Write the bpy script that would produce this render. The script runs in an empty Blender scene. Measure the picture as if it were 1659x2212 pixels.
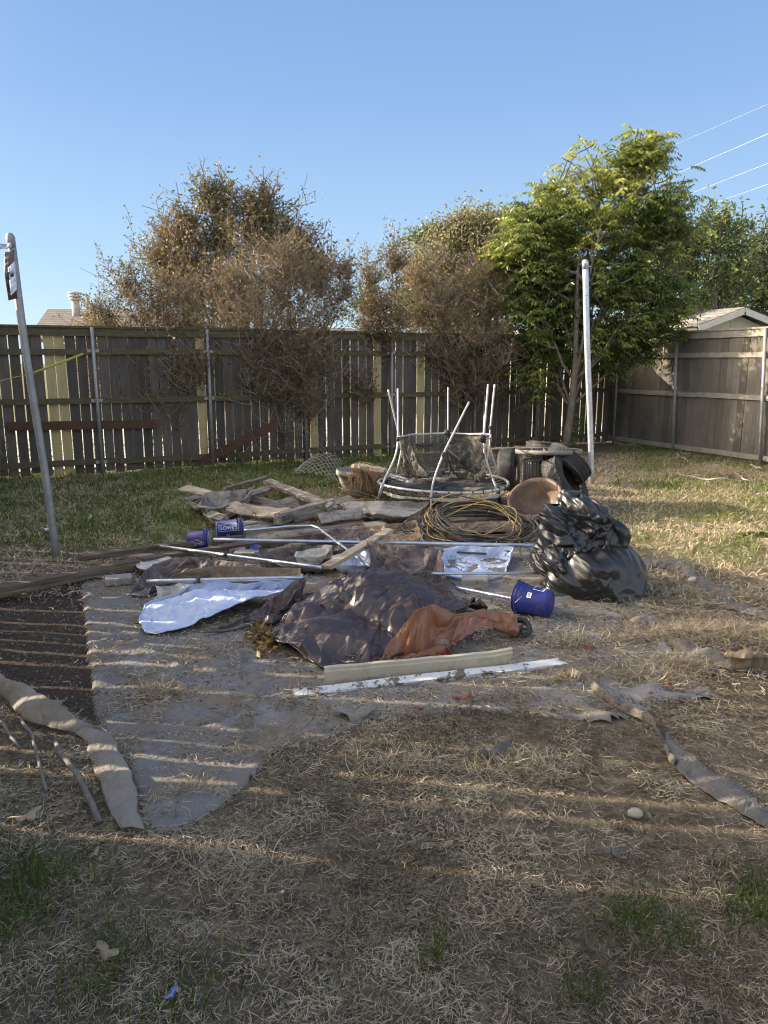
import bpy, math, random
import numpy as np
from mathutils import Vector, Matrix
R = math.radians
rng = np.random.default_rng(7)
random.seed(7)
sc = bpy.context.scene
COL = sc.collection

# ------------------------------------------------------------------ camera and pixel helpers
CAMH, FPX, PITCH = 1.7, 1600.0, R(11.4)
CP, SP = math.cos(PITCH), math.sin(PITCH)
def ray(px, py):
    u = (px - 829.5) / FPX; v = (1106 - py) / FPX
    return u, CP + v * SP, -SP + v * CP
def at(px, py, z=0.0):
    a, b, c = ray(px, py); t = (z - CAMH) / c
    return np.array([a * t, b * t, z])
def atY(px, py, Y):
    a, b, c = ray(px, py); t = Y / b
    return np.array([a * t, Y, CAMH + c * t])
def proj(x, y, z):
    zc = y * CP - (z - CAMH) * SP
    zc = np.maximum(zc, 0.05)
    v = (y * SP + (z - CAMH) * CP) / zc
    return 829.5 + FPX * x / zc, 1106 - FPX * v
# converters from enlarged crops of the photograph to the 1659 x 2212 view
def conv(x0, y0, s): return lambda X, Y: ((x0 + X / s) / 1.507, (y0 + Y / s) / 1.507)
z1 = conv(550, 1400, 2.37); z2 = conv(1150, 1200, 2.074); z3 = conv(800, 2100, 1.508)
z4 = conv(1100, 1700, 1.58); z5 = conv(0, 1000, 2.074); z6 = conv(800, 1000, 2.074)
z8 = conv(1700, 1000, 2.074); zl = conv(0, 1700, 1.843); zr = conv(1700, 1700, 2.074)

# ------------------------------------------------------------------ noise
_T = np.random.default_rng(3).random((256, 256))
def vn(x, y, s=0):
    x = np.asarray(x, float) + s * 17.31; y = np.asarray(y, float) + s * 9.77
    xi = np.floor(x).astype(int); yi = np.floor(y).astype(int)
    fx = x - xi; fy = y - yi
    fx = fx * fx * (3 - 2 * fx); fy = fy * fy * (3 - 2 * fy)
    a = _T[xi & 255, yi & 255]; b = _T[(xi + 1) & 255, yi & 255]
    c = _T[xi & 255, (yi + 1) & 255]; d = _T[(xi + 1) & 255, (yi + 1) & 255]
    return (a * (1 - fx) + b * fx) * (1 - fy) + (c * (1 - fx) + d * fx) * fy
def fbm(x, y, s=0, o=3):
    r = 0; a = .5
    for k in range(o):
        r = r + a * vn(x * 2 ** k, y * 2 ** k, s + k); a *= .5
    return r / (1 - .5 ** o)
def gz(x, y):
    x = np.asarray(x, float); y = np.asarray(y, float)
    f = np.clip(1 - (np.hypot(x, y - 6) - 9) / 10, 0, 1)
    return f * (.07 * (fbm(x * .35, y * .35, 5) - .5) + .035 * (fbm(x * 1.7, y * 1.7, 8) - .5) + .012 * (fbm(x * 7, y * 7, 11) - .5))
def inpoly(px, py, poly):
    px = np.asarray(px, float); py = np.asarray(py, float)
    r = np.zeros(px.shape, bool); n = len(poly)
    for i in range(n):
        x1, y1 = poly[i]; x2, y2 = poly[(i + 1) % n]
        c = ((y1 > py) != (y2 > py)) & (px < (x2 - x1) * (py - y1) / ((y2 - y1) + 1e-9) + x1)
        r ^= c
    return r

# ------------------------------------------------------------------ objects
def tag(o, label=None, cat=None, group=None, kind=None):
    if label: o['label'] = label
    if cat: o['category'] = cat
    if group: o['group'] = group
    if kind: o['kind'] = kind
    return o
def thing(name, label, cat, loc=(0, 0, 0), group=None):
    o = bpy.data.objects.new(name, None); COL.objects.link(o)
    o.location = [float(c) for c in loc]; o.empty_display_size = .1
    return tag(o, label, cat, group)
def link(name, me, mat, parent=None, M=None):
    o = bpy.data.objects.new(name, me); COL.objects.link(o)
    if mat: me.materials.append(mat)
    if M is not None: o.matrix_world = M
    if parent is not None:
        o.parent = parent; o.matrix_parent_inverse = parent.matrix_basis.inverted()
    return o
def npmesh(name, V, Q=None, T=None, mat=None, parent=None, smooth=False, var=None, M=None, vcol=None):
    V = np.asarray(V, np.float32).reshape(-1, 3)
    Q = np.zeros((0, 4), np.int32) if Q is None or len(Q) == 0 else np.asarray(Q, np.int32)
    T = np.zeros((0, 3), np.int32) if T is None or len(T) == 0 else np.asarray(T, np.int32)
    me = bpy.data.meshes.new(name)
    me.vertices.add(len(V)); me.vertices.foreach_set('co', V.ravel())
    nl = Q.size + T.size
    me.loops.add(nl); me.loops.foreach_set('vertex_index', np.concatenate([Q.ravel(), T.ravel()]))
    me.polygons.add(len(Q) + len(T))
    st = np.concatenate([np.arange(len(Q)) * 4, Q.size + np.arange(len(T)) * 3])
    me.polygons.foreach_set('loop_start', st.astype(np.int32))
    me.update(calc_edges=True)
    me.polygons.foreach_set('use_smooth', np.full(len(Q) + len(T), bool(smooth)))
    if var is not None:
        a = me.attributes.new('var', 'FLOAT', 'FACE'); a.data.foreach_set('value', np.asarray(var, np.float32))
    if vcol is not None:
        for k, arr in vcol.items():
            a = me.attributes.new(k, 'FLOAT', 'POINT'); a.data.foreach_set('value', np.asarray(arr, np.float32))
    return link(name, me, mat, parent, M)

class MB:
    def __init__(s): s.V = []; s.Q = []; s.T = []; s.n = 0; s.vq = []; s.vt = []
    def add(s, V, Q=None, T=None, var=None):
        V = np.asarray(V, float).reshape(-1, 3)
        if var is None: var = random.random()
        if Q is not None and len(Q): s.Q.append(np.asarray(Q) + s.n); s.vq.append(np.full(len(Q), var))
        if T is not None and len(T): s.T.append(np.asarray(T) + s.n); s.vt.append(np.full(len(T), var))
        s.V.append(V); s.n += len(V)
    def tube(s, P, r, sides=8, cap=True, closed=False, var=None):
        P = np.asarray(P, float); n = len(P)
        r = np.full(n, r) if np.isscalar(r) else np.asarray(r, float)
        D = np.roll(P, -1, 0) - np.roll(P, 1, 0)
        if not closed: D[0] = P[1] - P[0]; D[-1] = P[-1] - P[-2]
        D /= np.linalg.norm(D, axis=1)[:, None] + 1e-9
        ref = np.array([0, 0, 1.]) if abs(D[:, 2]).mean() < .8 else np.array([1., 0, 0])
        A = np.cross(D, ref); A /= np.linalg.norm(A, axis=1)[:, None] + 1e-9
        B = np.cross(D, A)
        th = np.arange(sides) / sides * 2 * math.pi
        V = (P[:, None] + r[:, None, None] * (A[:, None] * np.cos(th)[None, :, None] + B[:, None] * np.sin(th)[None, :, None])).reshape(-1, 3)
        i = np.arange(n if closed else n - 1)[:, None] * sides; j = np.arange(sides)[None]
        jn = (j + 1) % sides; ni = (i + sides) % (n * sides)
        Q = np.stack([i + j, i + jn, ni + jn, ni + j], -1).reshape(-1, 4)
        T = None
        if cap and not closed:
            V = np.vstack([V, P[:1], P[-1:]]); c0 = n * sides; c1 = c0 + 1; e = (n - 1) * sides
            T = [(c0, (k + 1) % sides, k) for k in range(sides)] + [(c1, e + k, e + (k + 1) % sides) for k in range(sides)]
        s.add(V, Q, T, var)
    def box(s, c, d, M=None, var=None):
        c = np.array(c, float); d = np.array(d, float) / 2
        V = np.array([[x, y, z] for x in (-1, 1) for y in (-1, 1) for z in (-1, 1)], float) * d + c
        if M is not None:
            V = np.array([list(M @ Vector(v)) for v in V])
        Q = [(0, 1, 3, 2), (4, 6, 7, 5), (0, 4, 5, 1), (2, 3, 7, 6), (0, 2, 6, 4), (1, 5, 7, 3)]
        s.add(V, Q, None, var)
    def lathe(s, prof, M=None, seg=32, var=None, a0=0, a1=2 * math.pi):
        prof = np.asarray(prof, float); full = abs(a1 - a0 - 2 * math.pi) < 1e-6
        th = a0 + (a1 - a0) * np.arange(seg) / (seg if full else seg - 1)
        V = np.stack([prof[:, None, 0] * np.cos(th), prof[:, None, 0] * np.sin(th), np.repeat(prof[:, 1:2], seg, 1)], -1).reshape(-1, 3)
        if M is not None:
            A = np.array(M); V = V @ A[:3, :3].T + A[:3, 3]
        n = len(prof); i = np.arange(n - 1)[:, None] * seg
        j = np.arange(seg if full else seg - 1)[None]; jn = (j + 1) % seg
        s.add(V, np.stack([i + j, i + jn, i + seg + jn, i + seg + j], -1).reshape(-1, 4), None, var)
    def build(s, name, mat, parent=None, smooth=False, M=None):
        V = np.vstack(s.V)
        Q = np.vstack(s.Q) if s.Q else None; T = np.vstack(s.T) if s.T else None
        var = np.concatenate(s.vq + s.vt)
        return npmesh(name, V, Q, T, mat, parent, smooth, var, M)

# ------------------------------------------------------------------ materials
def _n(nt, t, **kw):
    n = nt.nodes.new(t)
    for k, v in kw.items():
        if k in n.inputs.keys() if hasattr(n.inputs, 'keys') else False: n.inputs[k].default_value = v
        else: setattr(n, k, v)
    return n
def mat(name, cols, rough=.8, metal=0, scale=6, stretch=(1, 1, 1), bump=.3, bscale=40, bdist=.01, use='noise', detail=6,
        spec=.3, trans=0, dirt=None, dscale=2.0, dlo=.5, dhi=.65, coord='Object', rnd=0, brick=None, alpha=1, contrast=(.3, .7), sheen=0, aniso=None):
    """cols: colours along a ramp, driven by noise ('noise'), the per-face attribute ('var') or both ('both')."""
    m = bpy.data.materials.new(name); m.use_nodes = True; nt = m.node_tree; N = nt.nodes; L = nt.links
    b = N['Principled BSDF']; out = N['Material Output']
    b.inputs['Roughness'].default_value = rough; b.inputs['Metallic'].default_value = metal
    b.inputs['Specular IOR Level'].default_value = spec
    tc = N.new('ShaderNodeTexCoord'); mp = N.new('ShaderNodeMapping'); mp.inputs['Scale'].default_value = stretch
    L.new(tc.outputs[coord], mp.inputs['Vector'])
    nz = N.new('ShaderNodeTexNoise'); nz.inputs['Scale'].default_value = scale; nz.inputs['Detail'].default_value = detail
    nz.inputs['Roughness'].default_value = .62
    L.new(mp.outputs[0], nz.inputs['Vector'])
    fac = nz.outputs['Fac']
    mr = N.new('ShaderNodeMapRange'); mr.inputs[1].default_value = contrast[0]; mr.inputs[2].default_value = contrast[1]
    L.new(fac, mr.inputs[0]); fac = mr.outputs[0]
    if use in ('var', 'both'):
        at_ = N.new('ShaderNodeAttribute'); at_.attribute_name = 'var'
        if use == 'var': fac = at_.outputs['Fac']
        else:
            mx = N.new('ShaderNodeMath'); mx.operation = 'MULTIPLY_ADD'; mx.inputs[1].default_value = .4
            L.new(fac, mx.inputs[0])
            m2 = N.new('ShaderNodeMath'); m2.operation = 'MULTIPLY'; m2.inputs[1].default_value = .6
            L.new(at_.outputs['Fac'], m2.inputs[0]); L.new(m2.outputs[0], mx.inputs[2]); fac = mx.outputs[0]
    if rnd:
        oi = N.new('ShaderNodeObjectInfo'); ma = N.new('ShaderNodeMath'); ma.operation = 'MULTIPLY_ADD'
        ma.inputs[1].default_value = rnd
        sb = N.new('ShaderNodeMath'); sb.operation = 'SUBTRACT'; sb.inputs[1].default_value = .5
        L.new(oi.outputs['Random'], sb.inputs[0]); L.new(sb.outputs[0], ma.inputs[0]); L.new(fac, ma.inputs[2]); fac = ma.outputs[0]
    cr = N.new('ShaderNodeValToRGB'); e = cr.color_ramp.elements
    e[0].color = (*cols[0], 1); e[1].color = (*cols[-1], 1)
    for i in range(1, len(cols) - 1):
        x = e.new(i / (len(cols) - 1)); x.color = (*cols[i], 1)
    L.new(fac, cr.inputs[0]); col = cr.outputs[0]
    if dirt is not None:
        n2 = N.new('ShaderNodeTexNoise'); n2.inputs['Scale'].default_value = dscale; n2.inputs['Detail'].default_value = 8
        n2.inputs['Roughness'].default_value = .7
        L.new(tc.outputs[coord], n2.inputs['Vector'])
        r2 = N.new('ShaderNodeMapRange'); r2.inputs[1].default_value = dlo; r2.inputs[2].default_value = dhi
        L.new(n2.outputs['Fac'], r2.inputs[0])
        mx = N.new('ShaderNodeMix'); mx.data_type = 'RGBA'; mx.inputs['B'].default_value = (*dirt, 1)
        L.new(r2.outputs[0], mx.inputs['Factor']); L.new(col, mx.inputs['A']); col = mx.outputs['Result']
        mr3 = N.new('ShaderNodeMapRange'); mr3.inputs[3].default_value = rough; mr3.inputs[4].default_value = min(1, rough + .4)
        L.new(r2.outputs[0], mr3.inputs[0]); L.new(mr3.outputs[0], b.inputs['Roughness'])
    L.new(col, b.inputs['Base Color'])
    if bump:
        n3 = N.new('ShaderNodeTexNoise'); n3.inputs['Scale'].default_value = bscale; n3.inputs['Detail'].default_value = 5
        L.new(mp.outputs[0], n3.inputs['Vector'])
        bp = N.new('ShaderNodeBump'); bp.inputs['Strength'].default_value = bump; bp.inputs['Distance'].default_value = bdist
        L.new(n3.outputs['Fac'], bp.inputs['Height']); L.new(bp.outputs[0], b.inputs['Normal'])
    if sheen: b.inputs['Sheen Weight'].default_value = sheen
    sh = b.outputs[0]
    if trans:
        tr = N.new('ShaderNodeBsdfTranslucent'); L.new(col, tr.inputs[0])
        ms = N.new('ShaderNodeMixShader'); ms.inputs[0].default_value = trans
        L.new(sh, ms.inputs[1]); L.new(tr.outputs[0], ms.inputs[2]); sh = ms.outputs[0]
    if alpha < 1:
        tp = N.new('ShaderNodeBsdfTransparent'); ms = N.new('ShaderNodeMixShader')
        n4 = N.new('ShaderNodeTexNoise'); n4.inputs['Scale'].default_value = 9; L.new(mp.outputs[0], n4.inputs['Vector'])
        r4 = N.new('ShaderNodeMapRange'); r4.inputs[1].default_value = .3; r4.inputs[2].default_value = .7
        r4.inputs[3].default_value = alpha - .15; r4.inputs[4].default_value = alpha + .15
        L.new(n4.outputs['Fac'], r4.inputs[0]); L.new(r4.outputs[0], ms.inputs[0])
        L.new(tp.outputs[0], ms.inputs[1]); L.new(sh, ms.inputs[2]); sh = ms.outputs[0]
    L.new(sh, out.inputs[0])
    return m

G = lambda v: (v, v, v)
M_ = {}
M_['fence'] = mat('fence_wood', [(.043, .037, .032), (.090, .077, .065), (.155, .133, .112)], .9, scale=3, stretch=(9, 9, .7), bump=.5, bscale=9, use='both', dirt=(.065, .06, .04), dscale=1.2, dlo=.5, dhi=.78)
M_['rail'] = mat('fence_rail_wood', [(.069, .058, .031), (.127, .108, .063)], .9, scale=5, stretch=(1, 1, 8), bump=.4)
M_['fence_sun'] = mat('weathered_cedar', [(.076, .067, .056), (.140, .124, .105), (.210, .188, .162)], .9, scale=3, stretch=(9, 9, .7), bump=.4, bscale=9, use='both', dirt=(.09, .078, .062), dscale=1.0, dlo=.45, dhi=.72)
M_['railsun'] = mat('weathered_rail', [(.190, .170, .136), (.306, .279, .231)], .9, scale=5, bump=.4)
M_['newboard'] = mat('new_pine', [(.332, .268, .128), (.446, .370, .197)], .8, scale=3, stretch=(9, 9, .8), bump=.2, dirt=(.25, .18, .09), dscale=7, dlo=.68, dhi=.75)
M_['redboard'] = mat('stained_board', [(.067, .034, .018), (.108, .056, .034)], .85, scale=4, stretch=(1, 1, 9), bump=.3)
M_['galv'] = mat('galvanised_steel', [(.42, .45, .5), (.62, .66, .72)], .38, metal=.75, scale=14, bump=.08, bscale=60, dirt=(.3, .3, .3), dscale=5, dlo=.55, dhi=.8)
M_['galvdull'] = mat('dull_galvanised_steel', [(.221, .221, .217), (.340, .340, .332)], .5, metal=.25, scale=9, bump=.08)
M_['whitepole'] = mat('galvanised_frame_tube', [(.36, .36, .36), (.58, .58, .57)], .4, metal=.3, scale=14, bump=.05, dirt=(.2, .16, .12), dscale=9, dlo=.55, dhi=.72)
M_['wood'] = mat('weathered_lumber', [(.115, .098, .081), (.241, .212, .178), (.390, .344, .287)], .9, scale=4, stretch=(.8, 9, 9), bump=.3, bdist=.003, bscale=10, rnd=.6, dirt=(.09, .07, .055), dscale=5, dlo=.58, dhi=.75)
M_['woodpale'] = mat('pale_lumber', [(.306, .246, .170), (.510, .416, .297)], .85, scale=4, stretch=(.8, 9, 9), bump=.25, bdist=.003, bscale=10, dirt=(.2, .16, .12), dscale=5)
M_['wooddark'] = mat('dark_lumber', [(.058, .044, .033), (.139, .105, .075), (.255, .203, .151)], .9, scale=4, stretch=(.6, 12, 12), bump=.35, bdist=.004, bscale=10, rnd=.3)
M_['ply'] = mat('weathered_plywood', [(.155, .133, .111), (.298, .271, .238), (.398, .365, .320)], .9, scale=3, stretch=(1, 6, 1), bump=.35, bdist=.004, bscale=12, dirt=(.12, .1, .08), dscale=6, dlo=.5)
M_['paint'] = mat('flaking_white_paint', [(.55, .55, .54), (.72, .72, .7)], .6, scale=10, bump=.15, bscale=60, bdist=.003, dirt=(.16, .13, .10), dscale=11, dlo=.53, dhi=.56)
M_['gutter'] = mat('beige_sheet_metal', [(.44, .38, .28), (.52, .46, .35)], .6, scale=5, bump=.05, dirt=(.28, .23, .17), dscale=9, dlo=.55, dhi=.8)
M_['concrete'] = mat('concrete', [(.270, .252, .225), (.414, .387, .342)], .95, scale=9, bump=.6, bscale=60, dirt=(.2, .17, .13), dscale=5)
M_['bluebucket'] = mat('blue_plastic', [(.018, .024, .16), (.035, .042, .25)], .42, scale=3, bump=.08, spec=.5, dirt=(.13, .105, .09), dscale=9, dlo=.52, dhi=.75)
M_['white'] = mat('white_print', [(.6, .6, .62), (.75, .75, .75)], .6, scale=30, bump=0)
M_['tarpb'] = mat('brown_poly_tarp', [(.040, .025, .020), (.075, .049, .040)], .27, scale=3, bump=.15, bscale=190, bdist=.004, spec=.65, dirt=(.14, .105, .08), dscale=5, dlo=.58, dhi=.88)
M_['tarpw'] = mat('woven_brown_tarp', [(.06, .042, .042), (.16, .125, .12), (.26, .22, .21)], .6, scale=9, stretch=(1, 7, 1), bump=.5, bscale=60, spec=.3)
M_['tarpo'] = mat('rust_orange_tarp', [(.18, .075, .038), (.27, .12, .065)], .38, scale=5, bump=.2, bscale=150, bdist=.004, spec=.5, dirt=(.36, .27, .22), dscale=9, dlo=.58, dhi=.72)
M_['tarps'] = mat('silver_white_tarp', [(.42, .50, .68), (.58, .64, .78)], .55, scale=5, bump=.3, bscale=90, bdist=.006, spec=.3, dirt=(.36, .33, .31), dscale=4, dlo=.58, dhi=.85)
M_['cream'] = mat('cream_sheet', [(.5, .49, .42), (.66, .65, .57)], .7, scale=5, bump=.3, bscale=80, dirt=(.3, .25, .2), dscale=6)
M_['beige'] = mat('beige_canvas', [(.212, .153, .098), (.323, .246, .162)], .9, scale=4, bump=.3, bscale=120, dirt=(.12, .08, .05), dscale=4, dlo=.55, dhi=.75)
M_['black'] = mat('black_plastic_film', [(.010, .010, .010), (.024, .023, .022)], .34, scale=4, bump=.2, bscale=30, bdist=.005, spec=.6)
M_['rubber'] = mat('tyre_rubber', [(.020, .020, .020), (.045, .043, .041)], .75, scale=8, bump=.3, dirt=(.13, .115, .1), dscale=4, dlo=.5, dhi=.8)
M_['cable'] = mat('black_cable', [(.03, .026, .022), (.10, .085, .068)], .45, scale=8, bump=.1, use='both', dirt=(.24, .19, .14), dscale=7, dlo=.45, dhi=.75)
M_['cabley'] = mat('yellow_cable', [(.34, .23, .05), (.5, .36, .10)], .5, scale=8, bump=.1, dirt=(.2, .16, .1), dscale=8)
M_['darkmetal'] = mat('dark_bronze_metal', [(.055, .05, .045), (.10, .09, .08)], .45, scale=8, bump=.1, spec=.5, dirt=(.16, .14, .12), dscale=6)
M_['tabletrim'] = mat('taupe_metal', [(.160, .140, .120), (.216, .192, .168)], .5, scale=6, bump=.05)
M_['glass'] = mat('smoked_glass', [(.05, .055, .055), (.07, .075, .075)], .08, spec=.8, bump=0)
M_['brownpot'] = mat('brown_plastic', [(.10, .065, .045), (.17, .12, .085)], .55, scale=4, bump=.15, dirt=(.22, .17, .12), dscale=4)
M_['greypot'] = mat('grey_resin', [(.20, .18, .155), (.30, .27, .235)], .7, scale=4, bump=.2, dirt=(.15, .12, .1), dscale=5)
M_['net'] = mat('black_net', [(.05, .048, .042), (.17, .155, .13)], .8, scale=30, bump=0, alpha=.72, spec=.1)
M_['matcloth'] = mat('trampoline_mat', [(.02, .02, .022), (.05, .05, .05)], .7, scale=5, bump=.1, dirt=(.17, .15, .12), dscale=6)
M_['netgrey'] = mat('grey_fibre_fabric', [(.09, .084, .078), (.165, .152, .138)], .95, scale=6, bump=.7, bscale=80, dirt=(.20, .155, .11), dscale=7, dlo=.45, dhi=.7)
M_['geo'] = mat('grey_geotextile', [(.165, .16, .152), (.25, .24, .23)], .95, scale=3, bump=.7, bscale=60, dirt=(.225, .18, .13), dscale=3.2, dlo=.42, dhi=.6)
M_['geofold'] = mat('grey_brown_geotextile', [(.22, .19, .155), (.33, .29, .24)], .95, scale=3, bump=.5, bscale=90, dirt=(.20, .155, .11), dscale=5, dlo=.5, dhi=.8)
M_['stick'] = mat('bare_branch', [(.13, .115, .10), (.27, .24, .205)], .9, scale=12, stretch=(1, 1, 1), bump=.5)
M_['bark'] = mat('pale_smooth_bark', [(.12, .092, .07), (.235, .185, .145), (.42, .35, .285)], .8, scale=9, bump=.3, use='both')
M_['barkdark'] = mat('grey_bark', [(.10, .08, .06), (.2, .165, .13)], .85, scale=12, bump=.6)
M_['wire'] = mat('rusty_wire', [(.30, .27, .22), (.45, .41, .34)], .5, metal=.3, scale=20, bump=0)
M_['stone'] = mat('pale_stone', [(.34, .31, .24), (.5, .46, .37)], .9, scale=14, bump=.6)
M_['clay'] = mat('clay_paver', [(.33, .22, .16), (.44, .31, .24)], .9, scale=6, bump=.4, dirt=(.35, .29, .2), dscale=2)
M_['red'] = mat('red_scrap', [(.42, .03, .045), (.55, .07, .08)], .5, scale=9, bump=.2)
M_['bluescrap'] = mat('blue_scrap', [(.14, .2, .5), (.25, .33, .62)], .5, scale=9, bump=.2)
M_['leafdry'] = mat('dry_leaf', [(.36, .27, .17), (.56, .45, .31)], .8, scale=15, bump=.3, trans=.2)
M_['yellow'] = mat('yellow_strap', [(.350, .336, .042), (.420, .406, .084)], .6, bump=0)
def leafm(n, cols, tr=.35, rough=.5): return mat(n, cols, rough, use='var', bump=0, trans=tr, spec=.35)
M_['lcrape'] = leafm('autumn_crape_leaves', [(.07, .058, .025), (.13, .11, .042), (.19, .125, .05), (.145, .14, .045), (.28, .135, .05), (.33, .26, .075)])
M_['lcrapeg'] = leafm('olive_crape_leaves', [(.09, .085, .035), (.15, .14, .05), (.20, .16, .065), (.24, .165, .075), (.30, .18, .09)])
M_['lgreen'] = leafm('green_compound_leaves', [(.055, .08, .022), (.11, .15, .035), (.18, .225, .05), (.29, .32, .07), (.43, .42, .09)], .4, .36)
M_['lolive'] = leafm('vine_leaves', [(.12, .11, .055), (.2, .185, .085), (.27, .22, .11), (.17, .20, .08)])
M_['lright'] = leafm('bright_leaves', [(.060, .093, .025), (.136, .187, .043), (.238, .289, .068), (.340, .340, .085)])
M_['ldark'] = leafm('dark_leaves', [(.032, .056, .019), (.056, .088, .026), (.096, .128, .035), (.160, .192, .048)])
M_['straw'] = mat('dry_straw', [(.055, .044, .028), (.14, .11, .068), (.26, .205, .13), (.41, .33, .215), (.60, .49, .335), (.15, .165, .07)], .8, use='var', bump=0, trans=.12, spec=.2)
M_['grass'] = mat('green_grass', [(.058, .086, .017), (.092, .138, .025), (.150, .190, .040), (.287, .252, .103), (.367, .298, .161)], .7, use='var', bump=0, trans=.3, spec=.2)
M_['fibre'] = mat('dry_plant_fibre', [(.187, .102, .051), (.306, .187, .093), (.425, .297, .162)], .8, use='var', bump=0, trans=.2)
M_['grit'] = mat('grit', [(.078, .065, .052), (.260, .221, .182), (.546, .494, .416)], .9, use='var', bump=0)
M_['wallcream'] = mat('cream_siding', [(.52, .47, .36), (.6, .55, .44)], .8, scale=1, bump=.1)
M_['trimw'] = mat('pale_trim', [(.5, .47, .4), (.6, .57, .5)], .7, bump=0)
M_['bricktan'] = mat('tan_wall', [(.42, .36, .29), (.52, .46, .38)], .9, scale=3, bump=.3)
def shingle(name, c1, c2, c3):
    m = bpy.data.materials.new(name); m.use_nodes = True; nt = m.node_tree; b = nt.nodes['Principled BSDF']; b.inputs['Roughness'].default_value = .95
    tc = nt.nodes.new('ShaderNodeTexCoord'); br = nt.nodes.new('ShaderNodeTexBrick'); mp = nt.nodes.new('ShaderNodeMapping')
    mp.inputs['Rotation'].default_value = (R(90), 0, 0)
    br.inputs['Color1'].default_value = (*c1, 1); br.inputs['Color2'].default_value = (*c2, 1); br.inputs['Mortar'].default_value = (*c3, 1)
    br.inputs['Scale'].default_value = 1; br.inputs['Brick Width'].default_value = .35; br.inputs['Row Height'].default_value = .085; br.inputs['Mortar Size'].default_value = .01
    nt.links.new(tc.outputs['Object'], mp.inputs[0]); nt.links.new(mp.outputs[0], br.inputs['Vector']); nt.links.new(br.outputs['Color'], b.inputs['Base Color'])
    return m
M_['shingle'] = shingle('asphalt_shingles', (.11, .092, .08), (.17, .145, .125), (.06, .05, .045))
M_['shinglel'] = shingle('light_shingles', (.22, .205, .185), (.28, .265, .24), (.15, .14, .125))
# ------------------------------------------------------------------ cloth: position-based relaxing of a patch
def relax(V, E, rest, pin=None, coll=None, it=160, bend=None, g=.0012, inner=4, damp=.93):
    X = V.copy(); Xp = V.copy(); n = len(V)
    i, j = E[:, 0], E[:, 1]
    w = np.ones(n)
    if pin is not None: w[pin] = 0
    cnt = np.bincount(i, minlength=n) + np.bincount(j, minlength=n) + 1e-6
    ws = w[i] + w[j] + 1e-9
    if bend is not None:
        bi, bj, br = bend; bc = np.bincount(bi, minlength=n) + np.bincount(bj, minlength=n) + 1e-6
    for k in range(it):
        Xn = X + (X - Xp) * damp; Xn[:, 2] -= g
        Xn[w == 0] = V[w == 0]; Xp = X; X = Xn
        for q in range(inner):
            d = X[j] - X[i]; l = np.sqrt((d * d).sum(1)) + 1e-9
            c = ((l - rest) / l / ws)[:, None] * d
            ci = c * w[i][:, None]; cj = -c * w[j][:, None]
            for a in range(3):
                X[:, a] += 1.7 * (np.bincount(i, ci[:, a], n) + np.bincount(j, cj[:, a], n)) / cnt
            if bend is not None and q == 0:
                d = X[bj] - X[bi]; l = np.sqrt((d * d).sum(1)) + 1e-9
                c = (np.minimum(l - br, 0) / l * .25)[:, None] * d
                for a in range(3):
                    X[:, a] += w * (np.bincount(bi, c[:, a], n) - np.bincount(bj, c[:, a], n)) / bc
            if coll: X = coll(X)
    return X
def facet(u, v, seed=0):
    """random heights on a triangulated lattice, linear inside every triangle: flat facets with sharp creases"""
    u = np.asarray(u, float) + seed * 7.7; v = np.asarray(v, float) + seed * 3.3
    i = np.floor(u).astype(int); j = np.floor(v).astype(int); fu = u - i; fv = v - j
    T = lambda a, b: _T[(a * 7 + b * 3 + seed * 13) & 255, (b * 5 - a * 2 + seed * 29) & 255]
    a, b, c, d = T(i, j), T(i + 1, j), T(i, j + 1), T(i + 1, j + 1)
    lo = np.where(fu + fv < 1, a + fu * (b - a) + fv * (c - a), d + (1 - fu) * (c - d) + (1 - fv) * (b - d))
    up = np.where(fu > fv, a + fu * (b - a) + fv * (d - b), a + fv * (c - a) + fu * (d - c))
    return np.where(((i + j) & 1) == 0, lo, up)
def crumple(u, v, seed=0, warp=.5, fine=1):
    wu = u + warp * (fbm(u * .8, v * .8, seed + 1, 2) - .5) * 2; wv = v + warp * (fbm(u * .8, v * .8, seed + 6, 2) - .5) * 2
    a = .62; ca, sa = math.cos(a), math.sin(a)
    h = facet(wu, wv, seed) - .5
    h = h + .66 * (facet((wu * ca - wv * sa) * 1.9, (wu * sa + wv * ca) * 1.9, seed + 2) - .5)
    h = h + .46 * fine * (facet((wu * .3 + wv) * 3.7, (wu - wv * .3) * 3.7, seed + 4) - .5)
    return h + .2 * fine * (facet(wu * 8, wv * 8, seed + 5) - .5)
def gridnormals(G):
    a = np.gradient(G, axis=1); b = np.gradient(G, axis=0); n = np.cross(a, b); return n / (np.linalg.norm(n, axis=-1, keepdims=True) + 1e-9)
def upsample(G, k):
    nv, nu = G.shape[:2]; yi = np.linspace(0, nv - 1, (nv - 1) * k + 1); xi = np.linspace(0, nu - 1, (nu - 1) * k + 1)
    y0 = np.minimum(yi.astype(int), nv - 2); x0 = np.minimum(xi.astype(int), nu - 2); fy = (yi - y0)[:, None, None]; fx = (xi - x0)[None, :, None]
    a = G[y0][:, x0] * (1 - fx) + G[y0][:, x0 + 1] * fx; b = G[y0 + 1][:, x0] * (1 - fx) + G[y0 + 1][:, x0 + 1] * fx
    G = a * (1 - fy) + b * fy
    for _ in range(k):
        G[1:-1, 1:-1] = (G[1:-1, 1:-1] * 4 + G[:-2, 1:-1] + G[2:, 1:-1] + G[1:-1, :-2] + G[1:-1, 2:]) / 8
    return G
def resample(P, n):
    P = np.asarray(P, float); s = np.r_[0, np.cumsum(np.linalg.norm(np.diff(P, axis=0), axis=1))]
    t = np.linspace(0, s[-1], n)
    return np.stack([np.interp(t, s, P[:, a]) for a in range(3)], 1)
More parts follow.
